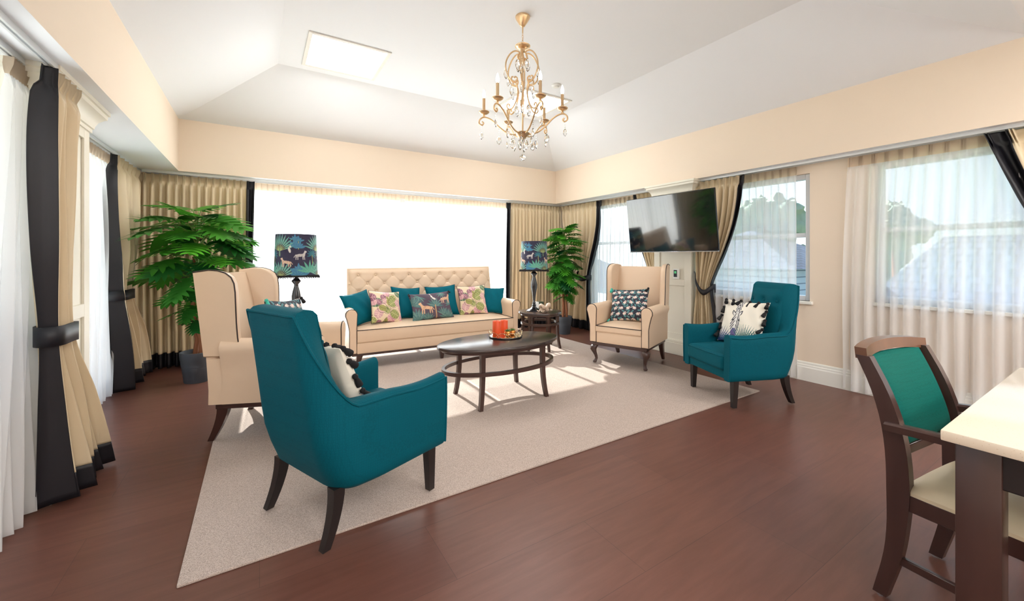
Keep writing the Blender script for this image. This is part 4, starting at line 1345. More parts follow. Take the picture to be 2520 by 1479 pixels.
def catcushion(w, h):
    p = Paint(w, h, C(84, 68, 84)); G1, G2 = C(92, 128, 122), C(140, 170, 160)
    for x, y, L, a0, a1, n in ((.06, .0, .16, 30, 150, 9), (.20, .0, .10, 30, 150, 7), (.03, .20, .13, -20, 120, 9), (.31, .16, .12, 0, 180, 9), (.46, .0, .13, 20, 160, 9), (.40, .05, .10, 30, 150, 6), (.53, .18, .09, 60, 200, 7), (.42, .33, .08, 200, 340, 6), (.13, .30, .09, 150, 330, 7)):
        for k in range(n):
            a = R(lerp(a0, a1, k / (n - 1))); p.leaf(x, y, a, L, L * .10, G1 if k % 2 else C(70, 110, 112), G2)
    p.line((.31, .0), (.31, .17), .008, C(190, 150, 110))
    p.cat(.20, .15, .13, C(222, 176, 140), C(140, 96, 76), -1)
    p.cat(.46, .25, .11, C(218, 176, 146), C(140, 96, 76), 1)
    p.ell(.31, .26, .028, .014, -.5, C(220, 214, 205)); p.ell(.285, .29, .012, .013, 0, C(220, 214, 205)); p.line((.30, .27), (.27, .33), .005, C(220, 214, 205))
    return p
def elephants(w, h):
    p = Paint(w, h, C(40, 42, 58)); rnd = random.Random(4)
    for i in range(11):
        for j in range(11):
            x, y = (i + .5 * (j % 2)) * w / 10, j * h / 10
            a = rnd.uniform(0, 2 * PI)
            for q in range(7):
                xx, yy = x + .005 * q * math.cos(a), y + .005 * q * math.sin(a)
                for sg in (-1, 1): p.leaf(xx, yy, a + sg * .9, .011, .0022, C(92, 150, 152))
    for j in range(7):
        for i in range(7):
            x = (i + .5 * (j % 2)) * w / 6.0 + rnd.uniform(-.006, .006); y = (j + .3) * h / 6.2
            p.elephant(x, y, .042, C(238, 216, 206), C(206, 170, 166), 1 if (i + j) % 2 else -1, rnd.uniform(-.6, .6))
    return p
def floral(w, h):
    p = Paint(w, h, C(236, 214, 182)); rnd = random.Random(9)
    cols = [(C(150, 156, 92), C(204, 200, 140)), (C(214, 168, 168), C(238, 206, 196)), (C(84, 112, 84), C(190, 200, 160)), (C(172, 166, 96), C(120, 118, 58)), (C(232, 186, 186), C(196, 130, 146)), (C(150, 98, 116), C(220, 176, 178))]
    for k in range(26):
        x, y = rnd.uniform(0, w), rnd.uniform(0, h); c1, c2 = cols[k % 6]
        p.monstera(x, y, rnd.uniform(.042, .070), rnd.uniform(0, 6.28), c1, c2)
        if k % 3 == 0:
            cx, cy, r = x, y, rnd.uniform(.05, .09)
            for a in range(0, 360, 16): p.ell(cx + r * math.cos(R(a)), cy + r * math.sin(R(a)), .006, .003, R(a + 90), C(52, 40, 40))
    return p
def zebra(w, h):
    p = Paint(w, h, C(240, 232, 216)); K = C(40, 38, 48); Wh = C(236, 232, 226)
    cx = w * .42; dx = p.X - cx - .02 * (p.Y / h - .5); yy = p.Y / h
    neck = (np.abs(dx) < .022 + .012 * (yy - .5)) & (yy > .45) & (yy < .97)
    head = ((dx / .042) ** 2 + ((yy - .44) / .25) ** 2 < 1) | ((dx / .030) ** 2 + ((yy - .22) / .16) ** 2 < 1)
    for s_ in (-1, 1): p.leaf(cx + s_ * .02, h * .60, R(90 - s_ * 28), .062, .016, K); p.leaf(cx + s_ * .02, h * .60, R(90 - s_ * 28), .048, .009, Wh)
    p.fill(neck | head, Wh)
    st = np.sin(yy * 74 + 16 * np.abs(dx) / .04) > 0.0
    p.fill((neck | head) & st, K)
    p.fill((np.abs(dx) < .007) & head, Wh)
    p.ell(cx - .004, h * .20, .026, .050, 0, C(104, 92, 140)); p.ell(cx - .004, h * .12, .024, .022, 0, C(56, 50, 76))
    for s_ in (-1, 1): p.ell(cx + s_ * .026, h * .50, .008, .009, 0, K)
    for (bx_, by_, a0, a1, n, L, col) in ((w * .66, -.01, 20, 130, 17, .20, C(26, 104, 98)), (w * .10, -.01, 45, 150, 11, .17, C(56, 74, 128)), (w * .98, -.02, 90, 165, 11, .19, C(20, 92, 88)), (w * .26, -.01, 30, 150, 11, .11, C(60, 106, 140))):
        for k in range(n):
            a = R(lerp(a0, a1, k / (n - 1))); p.leaf(bx_, by_, a, L, .0045, col)
    return p

def paint_mesh(o, fn):
    me = o.data; at = me.color_attributes.new('paint', 'FLOAT_COLOR', 'POINT')
    buf = np.ones((len(me.vertices), 4), dtype=np.float32)
    for i, v in enumerate(me.vertices): buf[i, :3] = fn(v.co)
    at.data.foreach_set('color', buf.ravel())

# ------------------------------------------------------------------ cushions (front faces +X locally, bottom edge centre at origin)
def cushion(label, loc, rz, tilt, w, h, th, material, paint=None, roll=0.0, pipe=None, tassels=None, group=None, lumbar=False, pull=0.20):
    t = thing('cushion', label, 'cushion', loc, 0, group)
    t.rotation_euler = (Matrix.Rotation(rz, 3, 'Z') @ Matrix.Rotation(-tilt, 3, 'Y') @ Matrix.Rotation(roll, 3, 'X')).to_euler()
    n = 190 if paint else 30
    nu = n; nv = int(n * h / w)
    m_ = MB()
    def P(u, v, s_):
        a, b = 2 * u - 1, 2 * v - 1
        k = max(0.0, (1 - a * a)) ** 0.42 * max(0.0, (1 - b * b)) ** 0.42
        # edges sweep inwards between the corners
        y = a * w / 2 * (1 - pull * (1 - b * b) * abs(a) ** 3 * .5)
        z = b * h / 2 * (1 - pull * (1 - a * a) * abs(b) ** 3 * .5)
        wr = 0.004 * math.sin(9 * a + 5 * b) * k
        return (s_ * th / 2 * k + wr, y, z + h / 2)
    for s_ in (1, -1): m_.grid(lambda u, v: P(u, v, s_), nu if s_ > 0 or not paint else 24, nv if s_ > 0 or not paint else 24)
    bmesh.ops.remove_doubles(m_.bm, verts=m_.bm.verts[:], dist=0.00005)
    if paint:
        o = mk('cover', m_, M['pat'], t, True, 180)
        paint_mesh(o, lambda c_: paint.sample(c_.y / w + .5, c_.z / h))
    else:
        o = mk('cover', m_, material, t, True, 180)
    if pipe:
        edge = []
        for k in range(80):
            f_ = k / 80 * 4; q = int(f_); e = f_ - q
            u, v = [(e, 0), (1, e), (1 - e, 1), (0, 1 - e)][q]
            edge.append(P(u, v, 0))
        m_ = MB(); m_.tube(edge, 0.004, 6, closed=True); mk('piping', m_, pipe, t)
    if tassels:
        for (u, v, k_, col) in tassels:
            y, z = (u - .5) * w, v * h
            m_ = MB()
            # bound head and a skirt of yarn strands
            k_ *= 1.45; m_.lathe([(0, 0.0), (.008 * k_, -.002), (.011 * k_, -.010 * k_), (.007 * k_, -.017 * k_), (.008 * k_, -.02 * k_), (.012 * k_, -.035 * k_), (.013 * k_, -.052 * k_), (0, -.054 * k_)], c=(0, 0, 0), seg=14, squash=lambda a: 1 + .12 * math.sin(7 * a))
            out = Vector((0.014, -(u - .5) * .006, 0))
            m_.xform(T((out.x, y + out.y, z + 0.006), (random.uniform(-.5, .5), random.uniform(-.7, -.1), 0)))
            mk('tassel', m_, col, t)
    return t

seatz = 0.45 + RZ
def on_sofa(lx_, ly_):   # local sofa coordinates to world
    c_, s_ = math.cos(R(-93)), math.sin(R(-93))
    return (1.905 + lx_ * c_ - ly_ * s_, 4.99 + lx_ * s_ + ly_ * c_)
def sc(label, X, Y, rz, tilt, w, h, th, mt, paint=None, roll=0, group=None, z=0.462, **kw):
    return cushion(label, (X, Y, z), R(rz), R(tilt), w, h, th, mt, paint, R(roll), group=group, **kw)
fl = floral(.42, .42)
sc('plain teal velvet cushion at the left end of the sofa', 1.06, 4.93, -62, 24, .40, .40, .13, M['tealc'], roll=7, group='teal velvet cushions on the sofa', pipe=M['tealc'])
sc('pink and green leaf print cushion near the left end of the sofa', 1.28, 4.83, -75, 22, .40, .40, .12, None, fl, roll=-6, group='leaf print cushions on the sofa', pipe=M['piping'])
sc('teal velvet cushion left of and behind the big cat cushion', 1.59, 5.02, -80, 20, .40, .42, .13, M['tealc'], roll=-5, group='teal velvet cushions on the sofa', pipe=M['tealc'])
sc('teal velvet cushion right of and behind the big cat cushion', 2.08, 5.02, -96, 20, .42, .42, .13, M['tealc'], roll=3, group='teal velvet cushions on the sofa', pipe=M['tealc'])
sc('oblong plum cushion printed with two spotted big cats, centre of the sofa', 1.85, 4.80, -88, 24, .56, .36, .12, None, catcushion(.56, .36), roll=2, group=None,
   tassels=[(0.02, .98, .55, M['tassk']), (.98, .98, .55, M['tassk'])])
sc('pink and green leaf print cushion near the right end of the sofa', 2.47, 4.92, -100, 18, .40, .41, .12, None, fl, roll=2, group='leaf print cushions on the sofa', pipe=M['piping'])
sc('teal velvet cushion at the right end of the sofa', 2.73, 4.93, -110, 22, .38, .38, .13, M['tealc'], roll=-4, group='teal velvet cushions on the sofa', pipe=M['tealc'])
el = elephants(.44, .42)
tt = [(.01, .99, .85, M['tasst']), (.99, .99, .85, M['tassk']), (.02, .05, .6, M['tasst']), (.98, .05, .6, M['tasst'])]
def local(loc, rz, p):
    c_, s_ = math.cos(rz), math.sin(rz); return (loc[0] + p[0] * c_ - p[1] * s_, loc[1] + p[0] * s_ + p[1] * c_)
X, Y = local((3.70, 3.315), R(201), (0.03, 0.0))
cushion('navy elephant print cushion with turquoise tassels on the right wing chair', (X, Y, .485), R(206), R(27), .46, .42, .12, None, el, R(4), tassels=tt, group='elephant print cushions')
X, Y = local((0.175, 3.51), R(-22), (0.03, 0.05))
cushion('navy elephant print cushion on the left wing chair, seen over the teal back', (X, Y, .485), R(-34), R(13), .46, .45, .12, None, el, R(-4), tassels=tt, group='elephant print cushions')
zb = zebra(.42, .42)
zt = [(u, .97, .9, M['tassk']) for u in (.02, .2, .4, .6, .8, .98)] + [(.99, v, .9, M['tassk']) for v in (.2, .4, .6, .8)] + [(.01, v, .9, M['tassk']) for v in (.2, .4, .6, .8)]
X, Y = local((3.645, 1.99), R(157), (0.0, -0.02))
cushion('white zebra print cushion with black tassels on the right teal armchair', (X, Y, .462), R(176), R(20), .41, .41, .12, None, zb, R(0), tassels=zt, group='zebra print cushions')
X, Y = local((0.405, 2.185), R(23), (-0.02, 0.0))
cushion('white zebra print cushion with black tassels on the foreground teal armchair', (X, Y, .475), R(20), R(24), .40, .40, .12, None, zb, 0, tassels=zt, group='zebra print cushions')

# ------------------------------------------------------------------ table lamps
def table_lamp(label, loc, rz):
    t = thing('table_lamp', label, 'table lamp', loc, rz, 'black table lamps with jungle print shades')
    sq = lambda a: 1 + 0.10 * math.cos(6 * a)
    m_ = MB(); m_.lathe([(0.0, 0), (.10, 0), (.10, .008), (.085, .018), (.05, .034), (.03, .055), (.022, .07)], seg=36, squash=lambda a: 1 + .04 * math.cos(6 * a)); mk('base', m_, M['lampblk'], t)
    m_ = MB(); m_.lathe([(.022, .065), (.030, .08), (.018, .095), (.024, .11), (.014, .125), (.016, .16), (.026, .24), (.038, .32), (.040, .36), (.032, .41), (.019, .46), (.018, .475), (.040, .505), (.040, .512), (.016, .535), (.010, .56), (.010, .60)], seg=36, squash=sq)
    mk('column', m_, M['lampblk'], t, True, 50)
    r0, r1, z0, z1 = 0.185, 0.172, 0.555, 0.945
    p = jungle(2 * PI * .18, .39, NAVY, 1)
    m_ = MB(); NU, NV = 520, 140
    def S(u, v):
        a = 2 * PI * u; r_ = lerp(r0, r1, v); return (r_ * math.cos(a), r_ * math.sin(a), lerp(z0, z1, v))
    V = m_.grid(S, NU, NV); bmesh.ops.remove_doubles(m_.bm, verts=m_.bm.verts[:], dist=1e-5)
    o = mk('lamp_shade', m_, M['pat'], t, True, 180); o['label'] = 'navy jungle print drum shade'
    paint_mesh(o, lambda c_: p.sample((math.atan2(c_.y, c_.x) / (2 * PI)) % 1.0, (c_.z - z0) / (z1 - z0)))
    so_ = o.modifiers.new('thick', 'SOLIDIFY'); so_.thickness = 0.002
    m_ = MB()
    for k in range(150):
        a = 2 * PI * k / 150; a2 = a + .01; l = .014 + .006 * math.sin(k * 2.3)
        rr = r0 + .006
        m_.tube([(rr * math.cos(a), rr * math.sin(a), z0 + .006), ((rr + .008) * math.cos(a), (rr + .008) * math.sin(a), z0 - l * .4), ((rr + .007) * math.cos(a2), (rr + .007) * math.sin(a2), z0 - l)], .0035, 5)
    m_.lathe([(r0 + .001, z0 - .004), (r0 + .010, z0 - .002), (r0 + .010, z0 + .010), (r0 + .001, z0 + .012)], seg=60)
    mk('fringe', m_, M['tassk'], o)['label'] = 'black fringe'
    m_ = MB()
    for k in range(3):
        a = 2 * PI * k / 3; m_.tube([(0, 0, .93), (r1 * math.cos(a), r1 * math.sin(a), .935)], .002, 6)
    m_.tube([(0, 0, .6), (0, 0, .93)], .003, 6); m_.lathe([(0, .60), (.016, .60), (.016, .66), (.012, .67), (0, .67)], seg=16)
    mk('harp', m_, M['silver'], t)
    return t
LP = table_lamp('black baluster table lamp with jungle print shade right of the sofa', (3.17, 4.51, .50 + RZ), R(200))
dup(LP, (0.295, 4.32, .50 + RZ), R(140), 'black baluster table lamp with jungle print shade left of the sofa')

# ------------------------------------------------------------------ things on the side table
t = thing('candle_jar', 'square dark candle jar with leaf label behind the shells', 'candle jar', (3.33, 4.60, .512))
m_ = MB(); m_.box((0, 0, .055), (.085, .085, .11), .006, 2); mk('jar', m_, mat('leafy_glass', C(60, 74, 58), .2, noise_s=60, noise_amt=.7), t)
m_ = MB(); m_.box((-.0435, 0, .055), (.003, .080, .105), .001, 1); mk('label', m_, M['plast'], t)['label'] = 'white side face of the jar'
m_ = MB(); m_.box((0, 0, .104), (.07, .07, .004)); mk('wax', m_, M['plast'], t)
def shell(label, loc, rz, k, seed):
    t = thing('seashell', label, 'shell', loc, rz)
    m_ = MB(); secs = []
    for i in range(60):
        f_ = i / 59; a = f_ * 4.2 * PI; r_ = .036 * k * (1 - f_) ** 1.1; tr = .021 * k * (1 - f_) ** .9 + .001
        cx, cy, cz = r_ * math.cos(a), r_ * math.sin(a), .02 * k + .0 + .03 * k * f_
        secs.append([(cx + tr * math.cos(b) * math.cos(a), cy + tr * math.cos(b) * math.sin(a), cz + tr * math.sin(b) * (1 + .25 * math.sin(14 * f_ * PI))) for b in [2 * PI * q / 10 for q in range(10)]])
    m_.loft(secs); m_.xform(T((0, 0, .0), (R(20), R(60), 0)))
    lo = min(v.co.z for v in m_.bm.verts)
    m_.xform(T((0, 0, -lo)))
    mk('whorl', m_, M['shellw'], t, True, 60)
    m_ = MB(); rnd = random.Random(seed)
    for q in range(7):
        a = rnd.uniform(0, 2 * PI); m_.lathe([(.006 * k, 0), (.004 * k, .012 * k), (0, .022 * k)], seg=7, m=T((.028 * k * math.cos(a), .028 * k * math.sin(a), .018 * k), (R(70) * math.sin(-a), R(70) * math.cos(a), 0)))
    mk('spines', m_, M['shellw'], t)
    return t
shell('spiny brown seashell left on the right side table', (3.13, 4.30, .512), R(20), 1.25, 1)
shell('pale knobbly seashell right on the right side table', (3.27, 4.28, .512), R(140), 1.3, 2)

# ------------------------------------------------------------------ tray with candles and succulents
TZ = .495 + RZ
t = thing('tray', 'round mirrored tray with looped gold rail on the coffee table', 'tray', (1.935, 3.21, TZ))
m_ = MB(); m_.lathe([(0, 0), (.150, 0), (.154, .003), (.154, .010), (.148, .012), (0, .012)], seg=48); mk('base', m_, M['scrdark'], t)
m_ = MB(); m_.lathe([(0, .0125), (.143, .0125), (.143, .014), (0, .014)], seg=48); mk('mirror', m_, M['mirror'], t)
m_ = MB(); n = 11
for k in range(n):
    a0 = 2 * PI * k / n; pts = []
    for q in range(20):
        b = 2 * PI * q / 20; aa = a0 + (.62 * PI / n * 1.15) * 2 * math.cos(b) * .62; pts.append((.153 * math.cos(aa), .153 * math.sin(aa), .036 + .021 * math.sin(b)))
    m_.tube(pts, .0022, 6, closed=True)
mk('rail', m_, M['goldl'], t)
def candle(label, x, y, h):
    t = thing('candle', label, 'candle', (x, y, TZ + .0145), 0, 'orange pillar candles')
    m_ = MB(); m_.lathe([(0, 0), (.036, 0), (.037, .003), (.037, h - .003), (.034, h), (.028, h - .001), (.022, h - .006), (0, h - .007)], seg=32); mk('wax', m_, M['candle'], t, True, 50)
    m_ = MB(); m_.tube([(0, 0, h - .01), (.001, 0, h + .006)], .0012, 6); mk('wick', m_, M['piping'], t)
candle('taller orange pillar candle at the front left of the tray', 1.828, 3.19, .145)
candle('orange pillar candle at the back of the tray', 1.968, 3.295, .125)
def succulent(label, x, y):
    t = thing('succulent', label, 'potted succulent', (x, y, TZ + .0145), 0, 'small succulents in copper pots')
    m_ = MB(); m_.lathe([(0, 0), (.018, 0), (.030, .014), (.033, .028), (.028, .042), (.026, .046), (.023, .046), (.022, .040), (0, .040)], seg=28); mk('pot', m_, M['copper'], t, True, 50)
    m_ = MB(); rnd = random.Random(3)
    for ring, (nn, tilt, L) in enumerate(((8, 25, .034), (7, 48, .030), (5, 70, .024))):
        for k in range(nn):
            a = 2 * PI * k / nn + ring * .4
            m_.lathe([(.0015, 0), (.006, L * .45), (.0045, L * .75), (0, L)], seg=7, m=T((0, 0, .040), (0, 0, a)) @ T((.004, 0, 0), (0, R(90 - tilt), 0)) @ Matrix.Diagonal((.5, 1, 1, 1)))
    mk('rosette', m_, M['succ'], t)
succulent('small succulent in a copper pot, left of the two on the tray', 1.93, 3.165)
succulent('small succulent in a copper pot, right of the two on the tray', 1.992, 3.185)

# ------------------------------------------------------------------ potted split-leaf plants
def leaf_geo(bm, tone, Mx, L, droop, tv, rnd):
    """one deeply cut leaf: midrib plus finger lobes either side"""
    nl = 7
    def mid(f_): return Vector((L * f_, 0, -droop * L * f_ * f_))
    for sg in (-1, 1):
        for k in range(nl):
            f_ = lerp(0.04, 0.86, k / (nl - 1))
            ln = L * (0.46 * math.sin(PI * (f_ * .72 + .22)) ** .9 + .06)
            an = lerp(112, 24, f_ ** .8)
            d = Vector((math.cos(R(an)), sg * math.sin(R(an)), 0))
            b0 = mid(f_); pw_ = L * .095
            pts = []
            for q in range(5):
                s_ = q / 4; wd = pw_ * (0.55 + 1.1 * s_ - 1.62 * s_ ** 2) if s_ < 1 else 0
                c_ = b0 + d * ln * s_ + Vector((.10 * ln * s_ * s_, 0, -.20 * ln * s_ * s_ + .06 * ln * s_))
                n_ = Vector((-d.y, d.x, 0))
                pts.append((c_ + n_ * wd, c_ - n_ * wd))
            prev = None
            for q, (a, b) in enumerate(pts):
                if q < 4: cur = [bm.verts.new(Mx @ a), bm.verts.new(Mx @ b)]
                else: cur = [bm.verts.new(Mx @ ((a + b) / 2))]
                for v in cur: v[tone] = tv
                if prev:
                    if len(cur) == 2: bm.faces.new((prev[0], prev[1], cur[1], cur[0]))
                    else: bm.faces.new((prev[0], prev[1], cur[0]))
                prev = cur
    # central blade
    prev = None
    for q in range(8):
        s_ = q / 7; w_ = L * .25 * math.sin(PI * min(1, s_ * .93 + .07)) + .001; c_ = mid(s_)
        cur = [bm.verts.new(Mx @ (c_ + Vector((0, w_, 0)))), bm.verts.new(Mx @ (c_ + Vector((0, 0, -.004)))), bm.verts.new(Mx @ (c_ - Vector((0, w_, 0))))]
        for v in cur: v[tone] = tv
        if prev:
            bm.faces.new((prev[0], prev[1], cur[1], cur[0])); bm.faces.new((prev[1], prev[2], cur[2], cur[1]))
        prev = cur
def plant(label, loc, height, spec, potr, poth, seed, xlim=(-9, 9), ymax=5.64):
    t = thing('potted_plant', label, 'plant', loc, 0, 'artificial split leaf plants')
    m_ = MB(); r_ = potr
    m_.lathe([(0, 0), (r_ * .74, 0), (r_ * .76, .008), (r_ * .82, poth * .30), (r_ * .835, poth * .31), (r_ * .88, poth * .52), (r_ * .90, poth * .53), (r_ * .95, poth * .75), (r_ * .965, poth * .76), (r_, poth * .98), (r_, poth), (r_ * .93, poth), (r_ * .90, poth * .85), (0, poth * .85)], seg=40)
    mk('pot', m_, M['pot'], t, True, 35)
    m_ = MB(); m_.lathe([(0, poth * .86), (r_ * .9, poth * .86), (r_ * .6, poth * .90), (0, poth * .91)], seg=24); mk('soil', m_, M['soil'], t)
    rnd = random.Random(seed)
    trunks = []
    m_ = MB()
    for k, (ox, oy, hh) in enumerate(((-.02, .01, .72), (.03, -.02, .60))):
        pts = [(ox, oy, poth * .85)] + [(ox + .02 * math.sin(q * 1.7 + k), oy + .02 * math.cos(q * 1.3), poth * .85 + (height * hh - poth) * q / 6) for q in range(1, 7)]
        m_.tube(pts, [.022, .022, .020, .019, .017, .014, .010], 10); trunks.append(pts)
    mk('trunk', m_, M['trunk'], t, True, 60)
    bm = bmesh.new(); tone = bm.verts.layers.float.new('tone'); stems = MB()
    for (z0, rad, n, L, tilt0, az0, az1) in spec:
        for k in range(n):
            az = R(lerp(az0, az1, (k + rnd.uniform(-.3, .3)) / n)); z = height * z0 + rnd.uniform(-.05, .05)
            r2 = rad * rnd.uniform(.55, 1.0)
            tp = Vector((r2 * math.cos(az), r2 * math.sin(az), z))
            wx, wy = loc[0] + (r2 + L) * math.cos(az), loc[1] + (r2 + L) * math.sin(az)
            if wy > ymax: az = math.atan2(-math.sin(az) * .3 , math.cos(az))
            wx = loc[0] + (r2 + L) * math.cos(az)
            if wx < xlim[0] or wx > xlim[1]: az = az + PI * .8; r2 *= .8
            tp = Vector((r2 * math.cos(az), r2 * math.sin(az), z))
            st0 = Vector((0, 0, max(poth, z - .12 - .25 * rad)))
            midp = (st0 + tp) / 2 + Vector((0, 0, .05))
            stems.tube([st0, st0.lerp(midp, .5) + Vector((0, 0, .01)), midp, midp.lerp(tp, .5) + Vector((0, 0, .01)), tp], [.005, .0045, .004, .0035, .003], 5)
            l2 = L * rnd.uniform(.85, 1.15)
            tl = R(tilt0 + rnd.uniform(-14, 14))
            Mx = T(tp, (0, 0, az + rnd.uniform(-.3, .3))) @ T((0, 0, 0), (rnd.uniform(-.35, .35), tl, 0))
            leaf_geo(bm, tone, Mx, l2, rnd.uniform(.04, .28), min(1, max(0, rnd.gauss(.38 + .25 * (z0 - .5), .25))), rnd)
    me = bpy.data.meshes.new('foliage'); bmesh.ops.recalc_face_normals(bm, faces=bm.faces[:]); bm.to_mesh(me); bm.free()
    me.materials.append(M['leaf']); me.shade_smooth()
    o = bpy.data.objects.new('foliage', me); COL.objects.link(o); o.parent = t
    mk('stems', stems, M['stem'], t)
    return t
specL = [(0.36, .05, 3, .20, 20, 0, 360), (.44, .10, 5, .24, 25, 20, 380), (.52, .14, 7, .28, 22, 0, 360), (.60, .18, 8, .32, 20, 15, 375),
         (.68, .20, 9, .34, 16, 0, 360), (.76, .22, 9, .36, 12, 10, 370), (.84, .24, 10, .38, 8, 0, 360), (.90, .18, 9, .36, 2, 15, 375), (.94, .08, 6, .32, -14, 0, 360)]
plant('tall split leaf plant in a charcoal pot in the left corner', (-0.53, 5.13, 0), 1.80, specL, .145, .30, 4, (-1.06, 9))
specR = [(0.36, .06, 4, .18, 25, 0, 360), (.43, .09, 8, .22, 25, 20, 380), (.50, .10, 11, .24, 22, 0, 360), (.57, .10, 12, .25, 20, 15, 375),
         (.64, .11, 12, .25, 16, 0, 360), (.71, .11, 13, .25, 12, 10, 370), (.78, .11, 13, .25, 8, 0, 360), (.85, .11, 13, .24, 6, 15, 375), (.91, .10, 11, .23, 2, 0, 360), (.955, .08, 9, .21, -5, 0, 360)]
plant('slimmer split leaf plant in a charcoal pot in the right corner', (4.20, 5.12, 0), 1.76, specR, .125, .285, 5, (-9, 4.62))

# ------------------------------------------------------------------ television on a wall arm
t = thing('television', 'wall mounted flat television tilted down in front of the right pier', 'television', (4.15, 3.12, 1.648))
t.rotation_euler = (Matrix.Rotation(R(181), 3, 'Z') @ Matrix.Rotation(R(7), 3, 'Y')).to_euler()
W_, H_ = 1.205, .69
m_ = MB(); m_.box((-0.014, 0, 0), (0.024, W_, H_), .005, 2); mk('housing', m_, M['scrdark'], t)
m_ = MB(); m_.box((-0.038, 0, -.05), (0.03, W_ * .7, H_ * .62), .012, 2); mk('back_cover', m_, M['scrdark'], t)
m_ = MB(); m_.box((-0.0005, 0, .004), (0.003, W_ - .012, H_ - .022)); mk('screen', m_, M['screen'], t, False)
m_ = MB(); m_.box((-0.0, 0, -H_ / 2 + .004), (0.02, W_, .008), .001, 1); mk('bezel', m_, M['silver'], t)['label'] = 'silver lower bezel'
t = thing('television_bracket', 'black folding wall bracket behind the television', 'bracket', (4.54, 3.35, 1.66))
m_ = MB(); m_.box((-.012, 0, 0), (.02, .14, .30), .003, 1); mk('wall_plate', m_, M['scrdark'], t)
m_ = MB(); m_.tube([(-.02, 0, .03), (-.16, .12, .03)], .016, 8); m_.tube([(-.16, .12, .03), (-.31, -.16, -.0)], .016, 8); m_.tube([(-.16, .12, -.03), (-.31, -.16, -.03)], .012, 8); mk('folding_arm', m_, M['scrdark'], t)
m_ = MB(); m_.box((-.317, -.20, -.02), (.014, .30, .24), .003, 1); mk('mounting_plate', m_, M['scrdark'], t)

# thermostat
t = thing('wall_controller', 'small white wall controller with dark display on the right pier', 'wall controller', (4.526, 3.27, 1.03))
m_ = MB(); m_.box((-.008, 0, 0), (.016, .085, .13), .004, 2); mk('housing', m_, M['plast'], t)
m_ = MB(); m_.box((-.0165, .008, .005), (.002, .05, .09), .001, 1); mk('display', m_, mat('lcd_dark', C(60, 66, 74), .2), t)
m_ = MB(); m_.box((-.018, .008, .02), (.002, .03, .03), .001, 1); mk('indicator', m_, M['greenlcd'], t)['label'] = 'green lit symbol'

